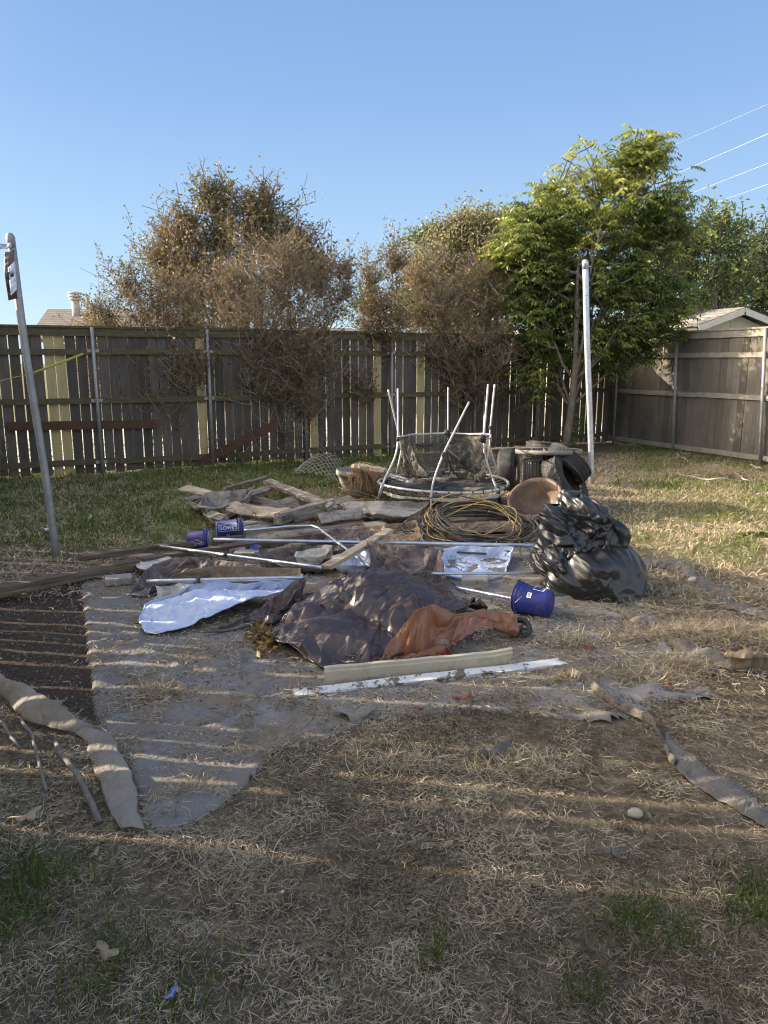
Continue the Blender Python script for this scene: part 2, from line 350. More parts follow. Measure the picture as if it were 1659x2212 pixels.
def W3(p):
    if len(p) == 4: return np.array(p[1:])          # ('w', x, y, z)
    return at(p[0], p[1], p[2] if len(p) > 2 else .02)
def patch(name, A, B, C, D, mt, parent=None, nu=60, nv=45, excess=.08, H=None, it=120, seed=1, noise=.012, freq=7, thick=.004, sub=1, smooth=True, pinedge=True, g=.0012, bendk=.97, cr=.02, cf=7, ca=1, up=3, fine=1, rot=0):
    """A front edge, B back edge, C left edge (front to back), D right edge; Coons patch, then relaxed so that it buckles."""
    A, B = resample([W3(p) for p in A], nu), resample([W3(p) for p in B], nu)
    C, D = resample([W3(p) for p in C], nv), resample([W3(p) for p in D], nv)
    C = C + np.linspace(0, 1, nv)[:, None] * (B[0] - C[-1]) + np.linspace(1, 0, nv)[:, None] * (A[0] - C[0])
    D = D + np.linspace(0, 1, nv)[:, None] * (B[-1] - D[-1]) + np.linspace(1, 0, nv)[:, None] * (A[-1] - D[0])
    u = np.linspace(0, 1, nu)[None, :, None]; v = np.linspace(0, 1, nv)[:, None, None]
    S = (1 - v) * A[None] + v * B[None] + (1 - u) * C[:, None] + u * D[:, None] - ((1 - u) * (1 - v) * A[0] + u * (1 - v) * A[-1] + (1 - u) * v * B[0] + u * v * B[-1])
    V = S.reshape(-1, 3)
    idx = np.arange(nu * nv).reshape(nv, nu)
    Hf = (lambda x, y: gz(x, y) + .008) if H is None else (lambda x, y: np.maximum(gz(x, y) + .008, H(x, y)))
    V[:, 2] = np.maximum(V[:, 2], Hf(V[:, 0], V[:, 1]))
    V0 = V.copy()
    E = np.vstack([np.stack([idx[:, :-1].ravel(), idx[:, 1:].ravel()], 1), np.stack([idx[:-1].ravel(), idx[1:].ravel()], 1),
                   np.stack([idx[:-1, :-1].ravel(), idx[1:, 1:].ravel()], 1), np.stack([idx[1:, :-1].ravel(), idx[:-1, 1:].ravel()], 1)])
    mid = (V[E[:, 0]] + V[E[:, 1]]) / 2
    ex = excess * 2 * fbm(mid[:, 0] * 3, mid[:, 1] * 3, seed)
    rest = np.linalg.norm(V[E[:, 1]] - V[E[:, 0]], axis=1) * (1 + ex)
    b = 2
    bi = np.r_[idx[:, :-b].ravel(), idx[:-b].ravel()]; bj = np.r_[idx[:, b:].ravel(), idx[b:].ravel()]
    br = np.linalg.norm(V[bj] - V[bi], axis=1) * bendk * (1 + excess * .6)
    r2 = np.random.default_rng(seed)
    V = V + noise * (np.stack([fbm(V0[:, 0] * freq, V0[:, 1] * freq + V0[:, 2] * freq, seed + q) - .5 for q in range(3)], 1)) * 2
    V[:, 2] += abs(r2.normal(0, .001, len(V)))
    pin = None
    if pinedge:
        pin = np.unique(np.r_[idx[0], idx[-1], idx[:, 0], idx[:, -1]])
        V[pin] = V0[pin]
        V[pin, 2] = np.maximum(V0[pin, 2] + .02 * (vn(V0[pin, 0] * 14, V0[pin, 1] * 14, seed) - .3), Hf(V0[pin, 0], V0[pin, 1]))
    def coll(X):
        X[:, 2] = np.maximum(X[:, 2], Hf(X[:, 0], X[:, 1])); return X
    X = relax(V, E, rest, pin, coll, it, (bi, bj, br), g)
    Gd = upsample(X.reshape(nv, nu, 3), up); nv2, nu2 = Gd.shape[:2]
    if cr:
        uu = np.zeros((nv2, nu2)); vv_ = np.zeros((nv2, nu2))
        uu[:, 1:] = np.cumsum(np.linalg.norm(np.diff(Gd, axis=1), axis=2), 1); vv_[1:] = np.cumsum(np.linalg.norm(np.diff(Gd, axis=0), axis=2), 0)
        ex = np.minimum(np.minimum(uu, uu[:, -1:] - uu), np.minimum(vv_, vv_[-1:] - vv_)) / .05; edge = .35 + .65 * np.clip(ex, 0, 1)
        uu = uu - uu[:, -1:] / 2; vv_ = vv_ - vv_[-1:] / 2
        N = gridnormals(Gd)
        Gd = Gd + N * (edge * cr * 2 * (crumple((uu * math.cos(rot) - vv_ * math.sin(rot)) * cf, (uu * math.sin(rot) + vv_ * math.cos(rot)) * cf * ca, seed, .5, fine) + .12))[..., None]
        lo = Hf(Gd[..., 0], Gd[..., 1]) - .01; Gd[..., 2] = np.where(Gd[..., 2] < lo, lo + .15 * (Gd[..., 2] - lo) * (Gd[..., 2] > lo - .05), Gd[..., 2])
    idx = np.arange(nu2 * nv2).reshape(nv2, nu2)
    Q = np.stack([idx[:-1, :-1], idx[:-1, 1:], idx[1:, 1:], idx[1:, :-1]], -1).reshape(-1, 4)
    o = npmesh(name, Gd.reshape(-1, 3), Q, None, mt, parent, smooth)
    if thick:
        m = o.modifiers.new('t', 'SOLIDIFY'); m.thickness = thick; m.offset = 1
    return o
def ribbon(name, L, Rr, mt, nu=70, nv=12, dome=.03, wr=.02, parent=None, seed=1, thick=.004, lift=.01, freq=5, fold=0, jit=.05):
    L, Rr = resample([W3(p) for p in L], nu), resample([W3(p) for p in Rr], nu)
    v = np.linspace(0, 1, nv)[:, None, None]
    S = (1 - v) * L[None] + v * Rr[None]
    w = np.linalg.norm(L - Rr, axis=1)[None]
    vv = v[:, :, 0]
    x, y = S[..., 0], S[..., 1]
    S = S.copy()
    edge = np.sin(math.pi * vv) ** .6
    S[..., 2] = np.maximum(S[..., 2], gz(x, y)) + lift + dome * edge * (.4 + fbm(x * 2, y * 2, seed)) + wr * (fbm(x * freq, y * freq, seed + 3) - .4) * edge
    S = upsample(S, 3); nv, nu = S.shape[:2]; N = gridnormals(S); x, y = S[..., 0], S[..., 1]
    S = S + N * (wr * 1.6 * crumple(x * freq * 2.5, y * freq * 2.5, seed))[..., None]; S[..., 2] = np.maximum(S[..., 2], gz(x, y) + .003)
    S[..., 0] += jit * (fbm(x * 9, y * 9, seed + 5) - .5); S[..., 1] += jit * (fbm(x * 9, y * 9, seed + 9) - .5)
    idx = np.arange(nu * nv).reshape(nv, nu)
    Q = np.stack([idx[:-1, :-1], idx[:-1, 1:], idx[1:, 1:], idx[1:, :-1]], -1).reshape(-1, 4)
    o = npmesh(name, S.reshape(-1, 3), Q, None, mt, parent, True)
    m = o.modifiers.new('t', 'SOLIDIFY'); m.thickness = thick; m.offset = 1
    return o
def frameM(p0, p1, up=(0, 0, 1), roll=0):
    x = Vector(p1) - Vector(p0); L = x.length; x.normalize()
    y = Vector(up).cross(x)
    if y.length < 1e-3: y = Vector((0, 1, 0)).cross(x)
    y.normalize(); z = x.cross(y)
    M = Matrix((x, y, z)).transposed().to_4x4()
    M.translation = (Vector(p0) + Vector(p1)) / 2
    return M @ Matrix.Rotation(roll, 4, 'X'), L
def plank_mesh(L, w, t, bow=0, twist=0, rag=.004, n=10, seed=0, edge=0):
    r = np.random.default_rng(seed); b = MB()
    xs = np.linspace(-L / 2, L / 2, n); V = []
    for i, x in enumerate(xs):
        z = bow * (1 - (2 * x / L) ** 2); a = twist * x / L
        ww = w * (1 + edge * (r.random() - .5)); e = 0
        for (yy, zz) in ((-1, -1), (1, -1), (1, 1), (-1, 1)):
            y0 = yy * ww / 2 + r.normal(0, rag); z0 = zz * t / 2 + r.normal(0, rag * .3)
            xo = r.normal(0, rag * 3) if i in (0, n - 1) else 0
            V.append((x + xo, y0 * math.cos(a) - z0 * math.sin(a), z + y0 * math.sin(a) + z0 * math.cos(a)))
    Q = []
    for i in range(n - 1):
        for k in range(4):
            Q.append((i * 4 + k, i * 4 + (k + 1) % 4, (i + 1) * 4 + (k + 1) % 4, (i + 1) * 4 + k))
    Q += [(0, 3, 2, 1), ((n - 1) * 4, (n - 1) * 4 + 1, (n - 1) * 4 + 2, (n - 1) * 4 + 3)]
    return V, Q
def plank(p0, p1, w, t, mt, name='plank', label=None, cat='plank', group=None, parent=None, bow=0, twist=0, roll=0, seed=0, rag=.003, edge=0, raw=False):
    if not raw: p0, p1 = W3(p0), W3(p1)
    M, L = frameM(p0, p1, roll=roll)
    V, Q = plank_mesh(L, w, t, bow, twist, rag, 12, seed, edge)
    o = npmesh(name, V, Q, None, mt, parent, False, None, M)
    if label: tag(o, label, cat, group)
    return o
def one(b, name, mt, label, cat, group=None, smooth=True): return tag(b.build(name, mt, None, smooth), label, cat, group)

# ------------------------------------------------------------------ ground
SOIL = [(-60, 1270), (0, 1282), (90, 1262), (178, 1246), (198, 1400), (214, 1575), (120, 1520), (0, 1462), (-60, 1450)]
FAB = [(178, 1252), (300, 1240), (700, 1150), (1240, 1180), (1420, 1330), (1450, 1430), (1560, 1500), (1300, 1560), (1000, 1545), (820, 1560), (640, 1610), (520, 1700), (480, 1745), (320, 1800), (215, 1570)]
SAND = [(990, 1230), (1180, 1250), (1230, 1330), (1360, 1330), (1340, 1420), (1130, 1410), (1000, 1300)]
SUNNY = [(1280, 1010), (1700, 1000), (1800, 1260), (1390, 1200)]
xs = np.r_[np.array([-900, -300, -120, -60, -30, -18, -12]), np.arange(-9, 9.01, .055), np.array([12, 18, 30, 60, 120, 300, 900])]
ys = np.r_[np.array([-60, -20, -8, -3]), np.arange(-.5, 17.01, .055), np.array([18.5, 21, 25, 32, 45, 80, 200, 500, 1500])]
gx, gy = np.meshgrid(xs, ys); Z = gz(gx, gy)
px, py = proj(gx, gy, 0 * gx)
front = gy > .8
soil = (inpoly(px + 14 * (vn(gx * 5, gy * 5, 2) - .5), py, SOIL) & front).astype(float)
Z = Z - soil * .02
sand = (inpoly(px + 40 * (vn(gx * 4, gy * 4, 6) - .5), py + 30 * (vn(gx * 4, gy * 4, 7) - .5), SAND) & front).astype(float)
def greenness(px, py, x, y):
    g = np.clip((1215 - py) / 60, 0, 1) * np.clip((560 - px) / 160, 0, 1) + np.clip((1120 - py) / 70, 0, 1) * np.clip((1000 - px) / 200, 0, 1)
    g = g + .9 * np.clip((1060 - py) / 25, 0, 1) * (px > 1380) + .35 * (px > 1330) * (py < 1230)
    g = np.where(y > 17, .7, g)
    return np.clip(g, 0, 1)
green = greenness(px, py, gx, gy)
nx, ny = len(xs), len(ys); idx = np.arange(nx * ny).reshape(ny, nx)
Q = np.stack([idx[:-1, :-1], idx[:-1, 1:], idx[1:, 1:], idx[1:, :-1]], -1).reshape(-1, 4)
def ground_mat():
    m = bpy.data.materials.new('yard_ground'); m.use_nodes = True; nt = m.node_tree; N = nt.nodes; L = nt.links
    b = N['Principled BSDF']; b.inputs['Roughness'].default_value = .98; b.inputs['Specular IOR Level'].default_value = .1
    tc = N.new('ShaderNodeTexCoord')
    def noise(s, d=8):
        n = N.new('ShaderNodeTexNoise'); n.inputs['Scale'].default_value = s; n.inputs['Detail'].default_value = d; n.inputs['Roughness'].default_value = .7
        L.new(tc.outputs['Object'], n.inputs['Vector']); return n.outputs['Fac']
    def ramp(f, cs, lo=.3, hi=.7):
        c = N.new('ShaderNodeValToRGB'); e = c.color_ramp.elements; e[0].position = lo; e[1].position = hi
        e[0].color = (*cs[0], 1); e[1].color = (*cs[-1], 1)
        if len(cs) == 3: x = e.new((lo + hi) / 2); x.color = (*cs[1], 1)
        L.new(f, c.inputs[0]); return c.outputs[0]
    def mix(a, bb, f):
        x = N.new('ShaderNodeMix'); x.data_type = 'RGBA'; L.new(a, x.inputs['A']); L.new(bb, x.inputs['B']); L.new(f, x.inputs['Factor']); return x.outputs['Result']
    def attr(n):
        a = N.new('ShaderNodeAttribute'); a.attribute_name = n; return a.outputs['Fac']
    base = ramp(noise(9), [(.075, .058, .04), (.165, .13, .088), (.28, .22, .15)])
    gr = ramp(noise(6), [(.08, .095, .035), (.15, .16, .06), (.29, .24, .13)])
    so = ramp(noise(60), [(.055, .04, .03), (.09, .068, .05), (.17, .135, .105)], .35, .75)
    sa = ramp(noise(30), [(.27, .23, .175), (.38, .33, .255), (.48, .42, .335)])
    c = mix(base, gr, attr('green')); c = mix(c, sa, attr('sand')); c = mix(c, so, attr('soil'))
    L.new(c, b.inputs['Base Color'])
    bp = N.new('ShaderNodeBump'); bp.inputs['Strength'].default_value = .9; bp.inputs['Distance'].default_value = .02
    L.new(noise(45), bp.inputs['Height']); L.new(bp.outputs[0], b.inputs['Normal'])
    return m
g = npmesh('ground', np.stack([gx, gy, Z], -1), Q, None, ground_mat(), None, True, None, None, {'green': green.ravel(), 'soil': soil.ravel(), 'sand': sand.ravel()})
tag(g, kind='structure')

# grey landscape fabric lying over the ground, torn outline, low wrinkles
fx, fy = np.meshgrid(np.arange(-3.2, 4.4, .022), np.arange(2.2, 7.8, .022))
ppx, ppy = proj(fx, fy, 0 * fx)
ins = inpoly(ppx + (ppx > 260) * 60 * (fbm(fx * 4, fy * 4, 2) - .5), ppy + (ppx > 260) * 46 * (fbm(fx * 4, fy * 4, 4) - .5), FAB)
wr = .010 * np.abs(fbm(fx * 2.6 + fy * 1.8, fy * 4 - fx * 1.2, 21, 4) - .5) * 5 + .035 * np.clip(.035 - abs(fbm(fx * 1.4, fy * 1.9, 33, 2) - .5), 0, 1) / .035
fzz = gz(fx, fy) + .004 + wr * .8
msk = ins.astype(float)
for _ in range(6): msk[1:-1, 1:-1] = (msk[1:-1, 1:-1] * 2 + msk[:-2, 1:-1] + msk[2:, 1:-1] + msk[1:-1, :-2] + msk[1:-1, 2:]) / 6
cov = msk - 1.3 * np.clip(fbm(fx * 2.2, fy * 3.2, 41, 4) - .55, 0, 1) * np.clip((ppy - 1400) / 140, 0, 1)
fzz = fzz + np.clip(cov - .42, -.5, .12) * .09 - .008
idx = np.arange(fx.size).reshape(fx.shape)
ok = cov > .2
q = ok[:-1, :-1] & ok[:-1, 1:] & ok[1:, 1:] & ok[1:, :-1]
Q = np.stack([idx[:-1, :-1][q], idx[:-1, 1:][q], idx[1:, 1:][q], idx[1:, :-1][q]], -1)
used = np.unique(Q); rm = np.full(fx.size, -1); rm[used] = np.arange(len(used))
P3 = np.stack([fx, fy, fzz], -1).reshape(-1, 3)[used]
o = npmesh('landscape_fabric', P3, rm[Q], None, M_['geo'], None, True)
tag(o, 'large grey landscape fabric sheet spread flat under the whole junk pile', 'landscape fabric')
fabtop = ok
def onfab(px, py): return inpoly(px, py, FAB)

# ------------------------------------------------------------------ straw, grass, grit
def strips(n, P, ang, ln, wd, tilt, curl, lift=0):
    """n curved blades: P root/centre, ang heading, tilt elevation; two quads each"""
    d = np.stack([np.cos(ang) * np.cos(tilt), np.sin(ang) * np.cos(tilt), np.sin(tilt)], 1)
    side = np.stack([-np.sin(ang), np.cos(ang), 0 * ang], 1)
    roll = rng.uniform(-.7, .7, n); up = np.cross(d, side)
    s2 = side * np.cos(roll)[:, None] + up * np.sin(roll)[:, None]
    m = d * (ln / 2)[:, None] + side * (curl * ln)[:, None]
    e = d * ln[:, None]
    w = s2 * (wd / 2)[:, None]
    V = np.stack([P - w, P + w, P + m + w, P + m - w, P + e + w * .4, P + e - w * .4], 1).reshape(-1, 3)
    b = np.arange(n)[:, None] * 6
    Q = np.concatenate([b + np.array([0, 1, 2, 3]), b + np.array([3, 2, 4, 5])], 1).reshape(-1, 4)
    return V, Q
SC = []
def scatter(x0, x1, y0, y1, dens, prob):
    n = int((x1 - x0) * (y1 - y0) * dens)
    x = rng.uniform(x0, x1, n); y = rng.uniform(y0, y1, n)
    px, py = proj(x, y, gz(x, y)); k = (px > -650) & (px < 2300) & (py < 2700)
    x, y, px, py = x[k], y[k], px[k], py[k]
    p = prob(x, y, px, py); k = rng.random(len(x)) < p
    return x[k], y[k], px[k], py[k]
def strawp(x, y, px, py):
    t = fbm(x * 2.2, y * 2.2, 51, 3); t2 = fbm(x * 6, y * 6, 61, 2)
    p = np.clip((py - 1480) / 110, .08, 1) + (t2 > .62) * .35
    fab = inpoly(px, py, [(215, 1500), (520, 1500), (700, 1560), (600, 1640), (500, 1760), (330, 1800), (260, 1680)])
    p = np.where(fab, .16 + (t2 > .55) * .45, p)
    p = np.where((px > 1000) & (py < 1560) & (py > 1310), np.maximum(p, .28 + .5 * (t > .52)), p)
    p = np.where((px > 1380) & (py > 1230) & (py <= 1560), .55 + .3 * (t > .5), p)
    p = np.where(inpoly(px, py, SOIL), .022, p)
    p = np.where((py > 1550) & (t < .38), p * .45, p)
    p = np.where((px < 300) & (py > 1560) & (py < 1800), .75, p)
    p = np.where((py < 1250) & (px < 1380), .12, p)
    p = p * np.where((py > 1550), np.clip(.35 + (fbm(x * 3.7, y * 3.7, 57, 2) - .3) * 2.6, .5, 1.15), 1)
    p = np.maximum(p, .14 * onfab(px, py) + .3 * onfab(px, py) * (t2 > .57))
    return np.clip(p, 0, 1)
VV = []; QQ = []; var = []; off = 0
for (x0, x1, y0, y1, dn, l0, l1, w0, w1, zz) in ((-1.9, 1.9, 1.1, 2.3, 27000, .008, .048, .0008, .0026, .018), (-2.6, 2.9, 2.3, 3.4, 18000, .010, .052, .001, .003, .02), (-3.6, 4.8, 3.4, 5.2, 8500, .015, .06, .0018, .0045, .02), (-5, 7, 5.2, 8, 1100, .03, .09, .003, .007, .02)):
    x, y, px, py = scatter(x0, x1, y0, y1, dn, strawp); n = len(x)
    ln = rng.uniform(l0, l1, n) * np.where(rng.random(n) < .02, 2.2, 1); wd = rng.uniform(w0, w1, n)
    cl = fbm(x * 6, y * 6, 61, 2)
    h = rng.random(n) ** 2 * zz * (.5 + 1.6 * (cl > .58)); 
    P = np.stack([x, y, gz(x, y) + .004 + h + .008 * onfab(px, py)], 1)
    V, Q = strips(n, P, rng.uniform(0, 2 * math.pi, n), ln, wd, rng.normal(.05, .16, n) + (rng.random(n) < .06) * .4, rng.normal(0, .07, n))
    VV.append(V); QQ.append(Q + off); off += len(V)
    c = np.clip(rng.normal(.40, .22, n) + .8 * (fbm(x * 1.9, y * 1.9, 71, 3) - .5) + .5 * (h / zz - .3) * .4, 0, .84); c = np.where(rng.random(n) < .06 + .1 * (fbm(x * 2, y * 2, 77, 2) > .6), .95, c)
    var.append(np.repeat(c, 2))
o = npmesh('straw', np.vstack(VV), np.vstack(QQ), None, M_['straw'], None, False, np.concatenate(var))
tag(o, 'loose dry straw and clippings scattered over the yard', 'straw', kind='stuff')

VV = []; QQ = []; var = []; off = 0
def tuftp(x, y, px, py):
    t = fbm(x * 3.2, y * 3.2, 81, 3)
    g = greenness(px, py, x, y)
    p = g * np.clip((t - .3) * 3, .15, 1)
    spots = 0 * x
    for (a, b, rx, ry) in ((60, 1890, 110, 60), (20, 1960, 90, 80), (300, 2150, 150, 70), (240, 2080, 60, 60), (1380, 2000, 70, 40), (1450, 2060, 70, 30), (940, 2060, 30, 40), (1540, 1110, 90, 22), (1640, 1080, 60, 25), (700, 2130, 60, 40), (1270, 2160, 40, 30), (1620, 1950, 60, 50), (1450, 1050, 80, 18), (1600, 1170, 60, 20)):
        spots = np.maximum(spots, np.exp(-((px - a) / rx) ** 2 - ((py - b) / ry) ** 2))
    p = np.maximum(p, spots * .95 * (t > .3))
    return np.clip(p, 0, 1)
for (x0, x1, y0, y1, dn, h0, h1, w0, w1) in ((-1.8, 1.8, 1.2, 2.7, 7500, .04, .10, .002, .0045), (-6, 7, 5, 9.5, 2300, .02, .07, .004, .008), (-8, 8, 9.5, 16.3, 900, .03, .11, .006, .013)):
    x, y, px, py = scatter(x0, x1, y0, y1, dn, tuftp); n = len(x)
    ln = rng.uniform(h0, h1, n); wd = rng.uniform(w0, w1, n)
    P = np.stack([x, y, gz(x, y)], 1)
    V, Q = strips(n, P, rng.uniform(0, 2 * math.pi, n), ln, wd, rng.uniform(.35, 1.45, n), rng.normal(0, .15, n))
    VV.append(V); QQ.append(Q + off); off += len(V)
    dry = (px > 1300) & (py < 1260)
    c = np.clip(rng.normal(.32, .16, n) + np.where(dry, .12, 0) - .12 * (y < 2.7) + .7 * (fbm(x * 1.3, y * 1.3, 91, 3) - .5), 0, 1)
    var.append(np.repeat(c, 2))
o = npmesh('grass', np.vstack(VV), np.vstack(QQ), None, M_['grass'], None, False, np.concatenate(var))
tag(o, 'short green grass growing in patches', 'grass', kind='stuff')
# dry cut grass in the sunny strip on the right and around the posts
x, y, px, py = scatter(-6, 8, 5.0, 14, 1500, lambda x, y, px, py: np.where((px > 1290) & (py < 1330), .25 + .6 * (fbm(x * 2, y * 2, 15, 3) > .42), np.where((px < 330) & (py < 1290), .75, np.where(py < 1120, .3, .05))))
n = len(x)
V, Q = strips(n, np.stack([x, y, gz(x, y)], 1), rng.uniform(0, 6.28, n), rng.uniform(.03, .08, n), rng.uniform(.003, .008, n), rng.uniform(.05, .9, n), rng.normal(0, .15, n))
o = npmesh('dry_grass', V, Q, None, M_['straw'], None, False, np.repeat(np.clip(rng.normal(.62, .13, n), 0, .8), 2))
tag(o, 'dry cut grass stubble on the sunny side', 'dry grass', kind='stuff')

# grit and crumbs on soil and fabric
def gritp(x, y, px, py): return np.where(inpoly(px, py, SOIL), .45, np.where(onfab(px, py), .8 * (fbm(x * 3, y * 3, 5, 3) > .5) + .15, .03))
x, y, px, py = scatter(-3.3, 3.6, 2.4, 6.6, 1500, gritp); n = len(x)
s = rng.uniform(.002, .0065, n)[:, None, None]
T4 = np.array([[1, 1, 1], [1, -1, -1], [-1, 1, -1], [-1, -1, 1]], float)
V = np.stack([x, y, gz(x, y) + .008 - .018 * inpoly(px, py, SOIL)], 1)[:, None] + T4[None] * s * rng.uniform(.5, 1.3, (n, 1, 3))
b = np.arange(n)[:, None] * 4
T = np.concatenate([b + np.array(t) for t in ((0, 1, 2), (0, 3, 1), (0, 2, 3), (1, 3, 2))], 1).reshape(-1, 3)
o = npmesh('grit', V, None, T, M_['grit'], None, False, np.repeat(rng.random(n) ** 1.5 * np.where(inpoly(px, py, SOIL), .5, 1), 4))
tag(o, 'grit and soil crumbs scattered on the bare ground', 'grit', kind='stuff')
# ------------------------------------------------------------------ fences
def fence(name, P0, P1, H, label, mw, mrail, gapf, new=(), posts=(), group=None, rails=(.18, 1.12, 1.86), capz=None, lean=0, board=.14, seed=1, postname='metal_post', side=1, skip=None):
    P0, P1 = np.array(P0, float), np.array(P1, float)
    L = np.linalg.norm(P1 - P0); d = (P1 - P0) / L; nrm = np.array([d[1], -d[0]]) * side       # towards the camera
    root = thing(name, label, 'fence', (P0[0], P0[1], 0), group)
    r = np.random.default_rng(seed); b = MB(); s = 0; k = 0; nb = []
    def W(s, o, z): return (P0[0] + d[0] * s + nrm[0] * o, P0[1] + d[1] * s + nrm[1] * o, z)
    while s < L:
        w = board + r.normal(0, .003); gp = gapf(r, s / L); t = .016
        isnew = any(abs(s + w / 2 - q) < .075 for q in new)
        z0 = .03 + r.normal(0, .012); z1_ = H - .06 + r.normal(0, .008)
        tl = r.normal(0, .0035); o = r.normal(0, .004); jag = r.normal(0, .001, 4)
        gz0 = float(gz(*W(s, 0, 0)[:2]))
        V = []
        for zi, z in enumerate((z0, z0 + .5, 1.1, z1_)):
            sh = tl * (z - 1) + jag[zi] * 1.5; nar = .004 * (zi == 0)
            for (a, q) in ((sh, o), (w + sh - nar, o), (w + sh - nar, o - t), (sh, o - t)):
                V.append(W(s + a, q, z + gz0))
        Q = [(i * 4 + c, i * 4 + (c + 1) % 4, i * 4 + 4 + (c + 1) % 4, i * 4 + 4 + c) for i in range(3) for c in range(4)] + [(0, 3, 2, 1), (12, 13, 14, 15)]
        if isnew:
            m = MB(); m.add(V, Q); ob = m.build('replacement_board', M_['newboard'], root); ob['label'] = 'paler new yellowish board'
        elif not (skip and skip(s)): b.add(V, Q, None, float(np.clip(r.normal(.5, .25), 0, 1)))
        s += w + gp; k += 1
    b.build('board_panel', mw, root)
    for rz in rails:
        x = 0
        while x < L:
            l = min(2.45, L - x); dz = r.normal(0, .006)
            M, LL = frameM(W(x + .002, .024, rz + dz), W(x + l - .002, .024, rz + dz + r.normal(0, .004)))
            m = MB(); m.box((0, 0, 0), (LL, .036, .088)); m.build('rail', mrail, root, False, M); x += l
    x = 0
    while x < L:
        l = min(2.45, L - x); M, LL = frameM(W(x + .002, .03, H - .05), W(x + l - .002, .03, H - .05 + r.normal(0, .004)))
        m = MB(); m.box((0, 0, 0), (LL, .02, .12)); m.box((0, .015, .075), (LL, .10, .03)); m.build('cap_rail', mrail, root, False, M); x += l
    for q in posts:
        p = MB(); b0 = np.array(W(q[0], .085, 0)); top = np.array(W(q[0] + (q[1] if len(q) > 1 else 0), .085, H + .02))
        p.tube([b0, top], .026, 12); o = p.build(postname, M_['galvdull'], root, True)
        for rz in rails:
            c = MB(); f = rz / H; cc = b0 + (top - b0) * f
            M, _ = frameM(cc - np.array([*d, 0]) * .09, cc + np.array([*d, 0]) * .09)
            c.box((0, .035, 0), (.17, .008, .05), M)
            c.build('bracket', M_['galvdull'], o, False)
    return root, W
PA, PC = np.array([-5.72, 10.9]), np.array([4.89, 16.1])
dB = (PC - PA) / np.linalg.norm(PC - PA)
def alongB(px):                      # distance along the back fence at image column px
    t = np.linspace(-6, 14, 4000); X = PA[0] + dB[0] * t; Y = PA[1] + dB[1] * t
    q, _ = proj(X, Y, 0 * X + .8); return t[np.argmin(abs(q - px))]
ST = PA - dB * 3.2
off0 = 3.2
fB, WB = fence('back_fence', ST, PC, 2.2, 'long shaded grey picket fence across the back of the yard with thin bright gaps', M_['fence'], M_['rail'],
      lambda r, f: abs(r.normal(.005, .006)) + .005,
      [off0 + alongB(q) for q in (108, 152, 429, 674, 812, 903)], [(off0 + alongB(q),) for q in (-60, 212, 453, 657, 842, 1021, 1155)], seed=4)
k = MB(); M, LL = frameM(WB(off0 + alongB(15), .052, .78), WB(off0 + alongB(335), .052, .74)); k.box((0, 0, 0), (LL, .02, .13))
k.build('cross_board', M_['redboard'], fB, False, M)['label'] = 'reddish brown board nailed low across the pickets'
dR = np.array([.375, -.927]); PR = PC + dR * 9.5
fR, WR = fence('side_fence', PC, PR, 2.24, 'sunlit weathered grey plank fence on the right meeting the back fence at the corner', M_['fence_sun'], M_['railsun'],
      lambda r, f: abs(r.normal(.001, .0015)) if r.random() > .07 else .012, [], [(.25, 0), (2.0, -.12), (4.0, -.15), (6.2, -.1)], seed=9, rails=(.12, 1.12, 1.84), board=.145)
# fence along the left of the yard, outside the frame: the sun falls through its gaps in streaks
PL0 = np.array([-5.72, 10.9]) - dB * 1.15
PL1 = PL0 + np.array([.42, -.907]) * 14.5
def gapL(r, f):
    q = r.random()
    if f > .575: return .001
    return .001 if q < .42 else r.uniform(.018, .056)
fL, WL = fence('left_fence', PL0, PL1, 2.75, 'grey picket fence down the left side of the yard letting sun through its gaps', M_['fence'], M_['rail'], gapL, [], [(3, 0), (6, 0), (9, 0), (12, 0)], seed=12, side=-1, rails=(.2, 1.1, 1.9))

# yellow strap tied from the left fence to the shrub
b = MB(); pa = atY(72, 806, 9.5); pb = atY(180, 764, 9.9); M, LL = frameM(pa, pb); b.box((0, 0, 0), (LL, .004, .03), M)
b.tube([pa, (pa + atY(-60, 840, 8.6)) / 2 + np.array([0, 0, .01]), atY(-60, 840, 8.6)], .004, 5)
one(b, 'tie_strap', M_['yellow'], 'thin yellow strap stretched from the left edge to the bushes before the fence', 'strap')
b = MB(); M, LL = frameM(at(425, 1003, .05), atY(598, 915, 12.4)); b.box((0, 0, 0), (LL, .03, .14), M)
one(b, 'fallen_board', M_['redboard'], 'reddish brown board leaning diagonally against the back fence among bare stems', 'board', smooth=False)

# ------------------------------------------------------------------ houses
def prism_roof(P, mt, name, parent, th=.12):
    b = MB(); P = [np.array(p, float) for p in P]; n = len(P)
    V = P + [p - np.array([0, 0, th]) for p in P]
    Q = [(0, 1, 2, 3), (7, 6, 5, 4)] + [(i, i + 4, (i + 1) % 4 + 4, (i + 1) % 4) for i in range(4)]
    b.add(V, Q); return b.build(name, mt, parent)
Y1 = 24.
r0 = atY(103, 668, Y1 + 3.5); zt = r0[2]; e0 = atY(93, 722, Y1)
h = thing('neighbour_house', 'neighbouring house with brown shingled roof and vent pipe beyond the left fence panels', 'house', (e0[0], Y1, 0))
xe = atY(430, 700, Y1)[0]
prism_roof([(e0[0] - .3, Y1 - .5, e0[2] - .15), (xe + .4, Y1 - .5, e0[2] - .15), (xe - 1.5, Y1 + 3.5, zt), (r0[0], Y1 + 3.5, zt)], M_['shingle'], 'roof', h)
prism_roof([(r0[0], Y1 + 3.5, zt), (xe - 1.5, Y1 + 3.5, zt), (xe + .4, Y1 + 8, e0[2] - .15), (e0[0] - .3, Y1 + 8, e0[2] - .15)], M_['shingle'], 'roof', h)
